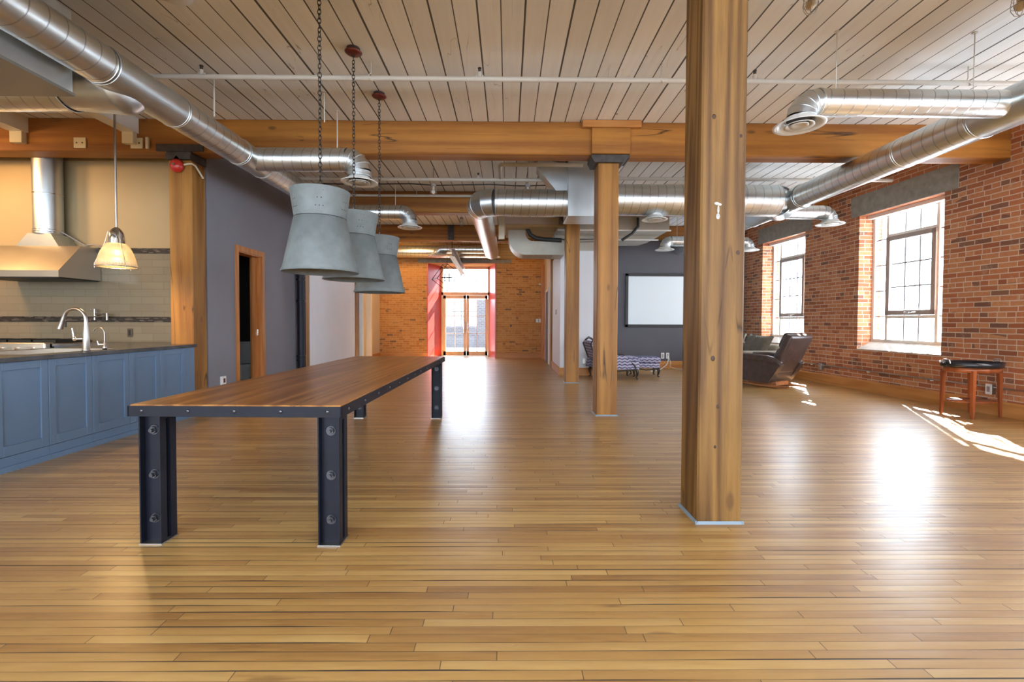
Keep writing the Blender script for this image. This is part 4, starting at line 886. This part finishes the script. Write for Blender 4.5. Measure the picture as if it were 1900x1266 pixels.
cd_.cyl((-1.96, 13.6, 2.49), (-1.64, 13.6, 2.49), .018, n=8).obj('candle_arm', CHAINM, WP)
MB().cyl((-1.8, 13.6, 2.87), (-1.8, 13.6, H), .004, n=6).obj('lantern_cord', CHAINM, WP)
SW = thing('switch_box', 'row of white switch plates on the brick end wall', 'switch', (1.0, 14.88, 1.23))
MB().box(.90, 1.14, 14.875, 14.9, 1.17, 1.29, .003).obj('switch_plate', WHITEP, SW); MB().box(.88, .905, 14.87, 14.9, 1.17, 1.29).box(.995, 1.01, 14.873, 14.88, 1.18, 1.28).obj('switch_gap', IRON, SW)
MB().box(.08, .13, 14.88, 14.9, 1.03, 1.09).obj('wall_vent', BLACK, label='small black square fitting on the brick end wall', cat='vent')
MB().lathe([(.0001, -.05), (.07, -.04), (.09, 0)], (1.08, 14.83, 2.42), 16).obj('wall_sconce', WHITEP, label='tiny white dome light high beside the corridor door', cat='light')
MB().box(1.155, 1.169, 11.0, 11.09, 1.37, 1.49, .002).obj('light_switch', SASHM, label='small light switch on the white partition side', cat='switch')

# drain pipe, wall plates left
DP = thing('drain_pipe', 'black cast iron drain pipe at the end of the grey wall', 'pipe', (-3.87, 8.62, 0))
MB().cyl((-3.865, 8.60, 0), (-3.865, 8.60, 3.28), .06, n=20).obj('pipe_body', BLACKM, DP)
for z in (.45, .52, 1.55, 1.95, 2.02, 3.0): MB().cyl((-3.865, 8.60, z), (-3.865, 8.60, z + .035), .076, n=20).obj('pipe_coupling', BLACKM, DP)
MB().cyl((-3.90, 8.80, 0), (-3.90, 8.80, 3.28), .035, n=16).obj('riser_pipe', BLACKM, label='thinner dark riser right behind the black drain pipe', cat='pipe')
O_ = thing('wall_outlet', 'white outlet low on the grey washroom wall', 'outlet', (-3.95, 6.35, .37))
MB().box(-3.948, -3.915, 6.31, 6.40, .31, .43, .003).obj('cover_plate', WHITEP, O_); MB().box(-3.915, -3.912, 6.335, 6.375, .34, .40).obj('socket_face', RUSTC, O_)
# toilet
TO = thing('toilet', 'white toilet in the dark washroom behind the doorway', 'toilet', (-4.9, 8.4, 0))
MB().box(-4.98, -4.55, 8.52, 8.72, .40, .78, .02, 2).box(-5.0, -4.53, 8.50, 8.74, .78, .81, .008).obj('cistern', PORC, TO)
MB().lathe([(.0001, .0), (.11, .0), (.10, .15), (.15, .3), (.19, .38), (.19, .40), (.15, .40), (.12, .33), (.0001, .28)], (-4.765, 8.28, 0), 32, 1, 1.3).obj('bowl', PORC, TO)
MB().lathe([(.13, .40), (.20, .40), (.20, .42), (.13, .42)], (-4.765, 8.28, 0), 32, 1, 1.3).obj('seat', PORC, TO)

# ------------------------------------------------------------------ right wall conduit etc.
CD = thing('wall_conduit', 'thin grey conduit running low along the brick window wall', 'conduit', **RW)
MB().cyl((-.02, -4, .36), (-.02, 12.0, .36), .011, n=10).obj('conduit_body', NICKEL, CD, True)
for y in (3.4, 4.9, 6.15, 6.75, 7.9, 9.3, 10.4): MB().box(-.034, 0, y - .012, y + .012, .335, .352).obj('conduit_clip', WHITEP, CD, True)
for y, lb, m in ((9.0, 'grey conduit box on the brick wall near the recliner', NICKEL), (5.93, 'white outlet on the brick wall behind the tray table', WHITEP)):
    T = thing('conduit_outlet', lb, 'outlet', (6.604 - .04 * y, y, .3), .04, group='outlets on the brick wall')
    MB().box(-.06, 0, -.035, .035, -.03, .10, .003).obj('outlet_box', NICKEL, T, True); MB().box(-.066, -.06, -.038, .038, -.035, .105, .002).obj('cover_plate', m, T, True); MB().box(-.068, -.066, -.018, .018, 0, .07).obj('socket_face', SASHM, T, True)

# ------------------------------------------------------------------ tray table
TT = thing('tray_table', 'oval cherry side table with shelf against the brick wall', 'side table', (5.985, 5.84, 0), .04)
ax, ay = .315, .235
MB().lathe([(.0001, .635), (1., .635), (1., .575), (.93, .575), (.93, .62)], (0, 0, 0), 44, ax, ay).obj('table_apron', CHERRY, TT, True)
MB().lathe([(.0001, .19), (.92, .19), (.94, .20), (.92, .21), (.0001, .21)], (0, 0, 0), 44, ax * .93, ay * .9).obj('table_shelf', CHERRY, TT, True)
for lx, ly in ((-.235, .14), (-.18, -.185), (.265, -.10), (.19, .185)):
    l = MB(); k = 1.
    b = bmesh.new(); bmesh.ops.create_cube(b, size=1); 
    for v in b.verts:
        tp = v.co.z > 0; wd = .024 if tp else .014; v.co = Vector((lx * (1 if tp else 1.06) + (wd if v.co.x > 0 else -wd), ly * (1 if tp else 1.06) + (wd * .8 if v.co.y > 0 else -wd * .8), .60 if tp else 0))
    l.merge(b).obj('leg', CHERRY, TT, True)
TY = thing('oval_tray', 'black oval serving tray with silver handles on the cherry table', 'tray', (5.985, 5.84, .637), .04)
MB().lathe([(.0001, .008), (.97, .008), (1.03, .065), (1.06, .066), (1.02, .0), (.0001, 0)], (0, 0, 0), 48, .328, .25).obj('tray_body', TRAY, TY, True)
for sx in (-1, 1):
    x = sx * .338; MB().tube([(x, -.045, .045), (x + sx * .012, -.045, .085), (x + sx * .012, -.03, .10), (x + sx * .012, .03, .10), (x + sx * .012, .045, .085), (x, .045, .045)], .006, 8).obj('tray_handle', CHROME, TY, True)

# ------------------------------------------------------------------ recliner
RC = thing('recliner', 'dark brown leather recliner turned away from the camera', 'armchair', (4.94, 8.58, 0), R(-60))
# local: chair faces -x, width along y
W_ = .40
def sidepoly(): return [(-.48, .12), (.12, .09), (.36, .12), (.44, .50), (.40, .57), (.25, .60), (-.25, .64), (-.50, .645), (-.55, .60), (-.52, .35)]
for sgn, nm in ((-1, 'near'), (1, 'far')):
    y0 = sgn * W_; y1 = sgn * (W_ - .13)
    MB().prism([(-.46, .12), (.20, .10), (.42, .44), (.34, .505), (-.44, .54), (-.50, .49)], 'y', min(y0, y1), max(y0, y1)).obj('arm_panel', LEATH, RC, True)
    o = MB().tube([(-.53, (y0 + y1) / 2, .48), (-.50, (y0 + y1) / 2, .53), (-.2, (y0 + y1) / 2, .54), (.15, (y0 + y1) / 2, .52), (.33, (y0 + y1) / 2, .485), (.40, (y0 + y1) / 2, .44)], [.06, .078, .08, .08, .075, .05], 16).obj('arm_pad', LEATH, RC, True)
MB().box(-.50, .20, -W_ + .135, W_ - .135, .22, .47, .05, 4).obj('seat_cushion', LEATH, RC, True)
bk = MB(); bk.box(-.07, .07, -.36, .36, 0, .74, .045, 4).box(-.13, -.0, -.30, .30, .10, .44, .06, 4).box(-.14, .0, -.31, .31, .44, .75, .065, 4)
bk.xf(Matrix.Translation((.24, 0, .30)) @ Matrix.Rotation(R(24), 4, 'Y')); bk.obj('backrest', LEATH, RC, True)
q = MB(); q.box(.0, .022, -.35, .35, -.24, .02, .008, 2); q.xf(Matrix.Translation((.30, 0, .34)) @ Matrix.Rotation(R(24), 4, 'Y')); q.obj('back_flap', LEATH, RC, True)
for sy in (-.24, .24):
    MB().tube([(-.46, sy, .055), (-.1, sy, .03), (.2, sy, .03), (.50, sy, .045)], [.018, .028, .028, .014], 10).obj('rocker_base', BASEW, RC, True)
MB().box(-.30, .25, -.20, .20, .04, .12, .01).obj('base_frame', BASEW, RC, True)
MB().cyl((.10, .43, .40), (.10, .47, .42), .02, n=12).obj('recline_lever', NICKEL, RC, True)

# ------------------------------------------------------------------ sofa
SF = thing('sofa', 'beige linen sofa behind the leather recliner', 'sofa', (5.40, 10.48, 0), .04)
MB().box(-.50, .45, -.80, .80, .10, .40, .04, 3).obj('sofa_base', LINEN, SF, True)
MB().box(.28, .52, -.80, .80, .30, .72, .07, 4).obj('sofa_back', LINEN, SF, True)
for s_ in (-1, 1): MB().box(-.52, .50, s_ * .9 - .11, s_ * .9 + .11, .08, .60, .06, 4).obj('sofa_arm', LINEN, SF, True)
for y in (-.40, .40): MB().box(-.50, .30, y - .385, y + .385, .40, .53, .05, 4).obj('seat_cushion', LINEN, SF, True)
for x in (-.42, .40):
    for y in (-.85, .85): MB().cyl((x, y, 0), (x, y, .09), .02, .03, 10).obj('sofa_leg', DWOOD, SF, True)
def pillow(loc, rx, ry, rz, lb, s=.24):
    b = bmesh.new(); bmesh.ops.create_cube(b, size=2); bmesh.ops.subdivide_edges(b, edges=b.edges[:], cuts=6, use_grid_fill=True)
    for v in b.verts:
        x, y, z = v.co; f = (1 - x ** 4) * (1 - y ** 4); pin = 1 - .10 * (1 - max(abs(x), abs(y)) ** 2); k = 1 + .06 * (abs(x * y)) ** 2
        v.co = Vector((x * s * k, y * s * k, z * (.018 + .062 * max(0, f) ** .5)))
    for f in b.faces: f.smooth = True
    o = MB().merge(b, Matrix.Translation(loc) @ Matrix.Rotation(rz, 4, 'Z') @ Matrix.Rotation(ry, 4, 'Y') @ Matrix.Rotation(rx, 4, 'X')).obj('sofa_pillow', PILLOW, label=lb, cat='pillow', group='grey velvet pillows'); return o
pillow((5.48, 9.88, .68), R(0), R(-62), R(8), 'grey pillow with a light piped edge at the near sofa end'); pillow((5.46, 10.30, .69), R(0), R(-70), R(-18), 'grey pillow leaning behind the near one'); pillow((5.48, 10.95, .70), 0, R(-66), R(5), 'darker grey pillow at the sofa middle')

# ------------------------------------------------------------------ patterned chair and ottoman
def cab_leg(x, y, h, sx, sy, parent, nm='leg'):
    MB().tube([(x, y, h), (x + sx * .02, y + sy * .02, h * .72), (x + sx * .008, y + sy * .008, h * .35), (x - sx * .004, y - sy * .004, h * .12), (x + sx * .022, y + sy * .022, h * .03), (x + sx * .03, y + sy * .03, .012)], [.034, .032, .02, .014, .017, .012], 10).obj(nm, DWOOD, parent, True)
CH = thing('bergere_chair', 'wave patterned upholstered armchair with dark carved legs', 'armchair', (2.25, 9.78, 0), R(4))
MB().box(-.40, .48, -.33, .33, .20, .37, .03, 3).obj('seat_rail', ZIG, CH, True)
MB().box(-.33, .50, -.28, .28, .37, .46, .04, 4).obj('seat_cushion', ZIG, CH, True)
for s_ in (-1, 1):
    y = s_ * .33
    MB().prism([(-.50, .22), (.20, .22), (.30, .34), (.16, .50), (.0, .515), (-.42, .56)], 'y', y - .035, y + .035).obj('arm_panel', ZIG, CH, True)
    MB().tube([(.40, y, .24), (.36, y, .30), (.22, y, .42), (.12, y, .52), (-.05, y, .535), (-.45, y, .58)], .018, 10).obj('arm_rail', DWOOD, CH, True)
MB().tube([(.42, -.34, .21), (-.05, -.345, .17), (-.45, -.34, .20)], .016, 8).obj('lower_rail', DWOOD, CH, True)
b = MB(); b.box(-.04, .04, -.30, .30, 0, .42, .03, 3); b.xf(Matrix.Translation((-.40, 0, .40)) @ Matrix.Rotation(R(-20), 4, 'Y')); b.obj('backrest', ZIG, CH, True)
MB().tube([(-.42, -.33, .36), (-.56, -.33, .74), (-.50, -.31, .82), (-.52, 0, .87), (-.50, .31, .82), (-.56, .33, .74), (-.42, .33, .36)], .022, 10).obj('back_frame', DWOOD, CH, True)
for x, y in ((.42, -.30), (.42, .30), (-.40, -.30), (-.40, .30)): cab_leg(x, y, .21, 1 if x > 0 else -1, 1 if y > 0 else -1, CH)
OT = thing('ottoman', 'wave patterned ottoman with curved dark legs by the armchair', 'ottoman', (3.05, 10.18, 0), R(-6))
MB().box(-.29, .29, -.26, .26, .19, .30, .03, 3).obj('ottoman_base', ZIG, OT, True)
MB().box(-.31, .31, -.28, .28, .30, .43, .05, 4).obj('ottoman_cushion', ZIG, OT, True)
MB().tube([(-.28, -.27, .19), (-.1, -.275, .165), (0, -.275, .155), (.1, -.275, .165), (.28, -.27, .19)], .014, 8).obj('ottoman_rail', DWOOD, OT, True)
for x in (-.25, .25):
    for y in (-.22, .22): cab_leg(x, y, .19, 1 if x > 0 else -1, 1 if y > 0 else -1, OT)

# ------------------------------------------------------------------ screen, outlets
SC = thing('projection_screen', 'black framed projection screen on the charcoal wall', 'screen', (4.25, 11.81, 1.1))
MB().box(3.09, 5.40, 11.80, 11.81, 1.12, 2.39).obj('screen_fabric', SCREEN, SC)
f = MB(); X0, X1, Z0, Z1 = 3.03, 5.46, 1.065, 2.445
f.box(X0, X1, 11.785, 11.828, Z0, Z0 + .07, .004).box(X0, X1, 11.785, 11.828, Z1 - .07, Z1, .004).box(X0, X0 + .075, 11.785, 11.828, Z0, Z1, .004).box(X1 - .075, X1, 11.785, 11.828, Z0, Z1, .004).obj('screen_frame', BLACK, SC)
for x, lb in ((4.02, 'white outlet plate below the screen, left of the pair'), (4.15, 'white outlet plate with cords plugged in below the screen')):
    T = thing('wall_outlet', lb, 'outlet', (x, 11.83, .32), group='outlets below the screen')
    MB().box(x - .04, x + .04, 11.818, 11.829, .25, .40, .003).obj('cover_plate', WHITEP, T); MB().box(x - .018, x + .018, 11.814, 11.818, .275, .375).obj('socket_face', SASHM, T)
MB().tube([(4.15, 11.80, .33), (4.14, 11.74, .22), (4.08, 11.70, .10), (3.85, 11.45, .012), (3.65, 11.2, .008), (3.45, 11.0, .008)], .010, 8).tube([(4.17, 11.80, .30), (4.2, 11.74, .15), (4.17, 11.70, .05), (4.3, 11.6, .008), (4.5, 11.55, .008)], .006, 6).obj('power_cord', WHITEP, label='white power cords trailing from the outlet to the floor', cat='cord')
O_ = thing('wall_outlet', 'steel outlet plate on the white partition beside the far post', 'outlet', (1.72, 10.21, .32))
MB().box(1.675, 1.76, 10.208, 10.219, .25, .39, .003).obj('cover_plate', WHITEP, O_); MB().box(1.685, 1.735, 10.204, 10.208, .265, .375).obj('socket_face', NICKEL, O_)
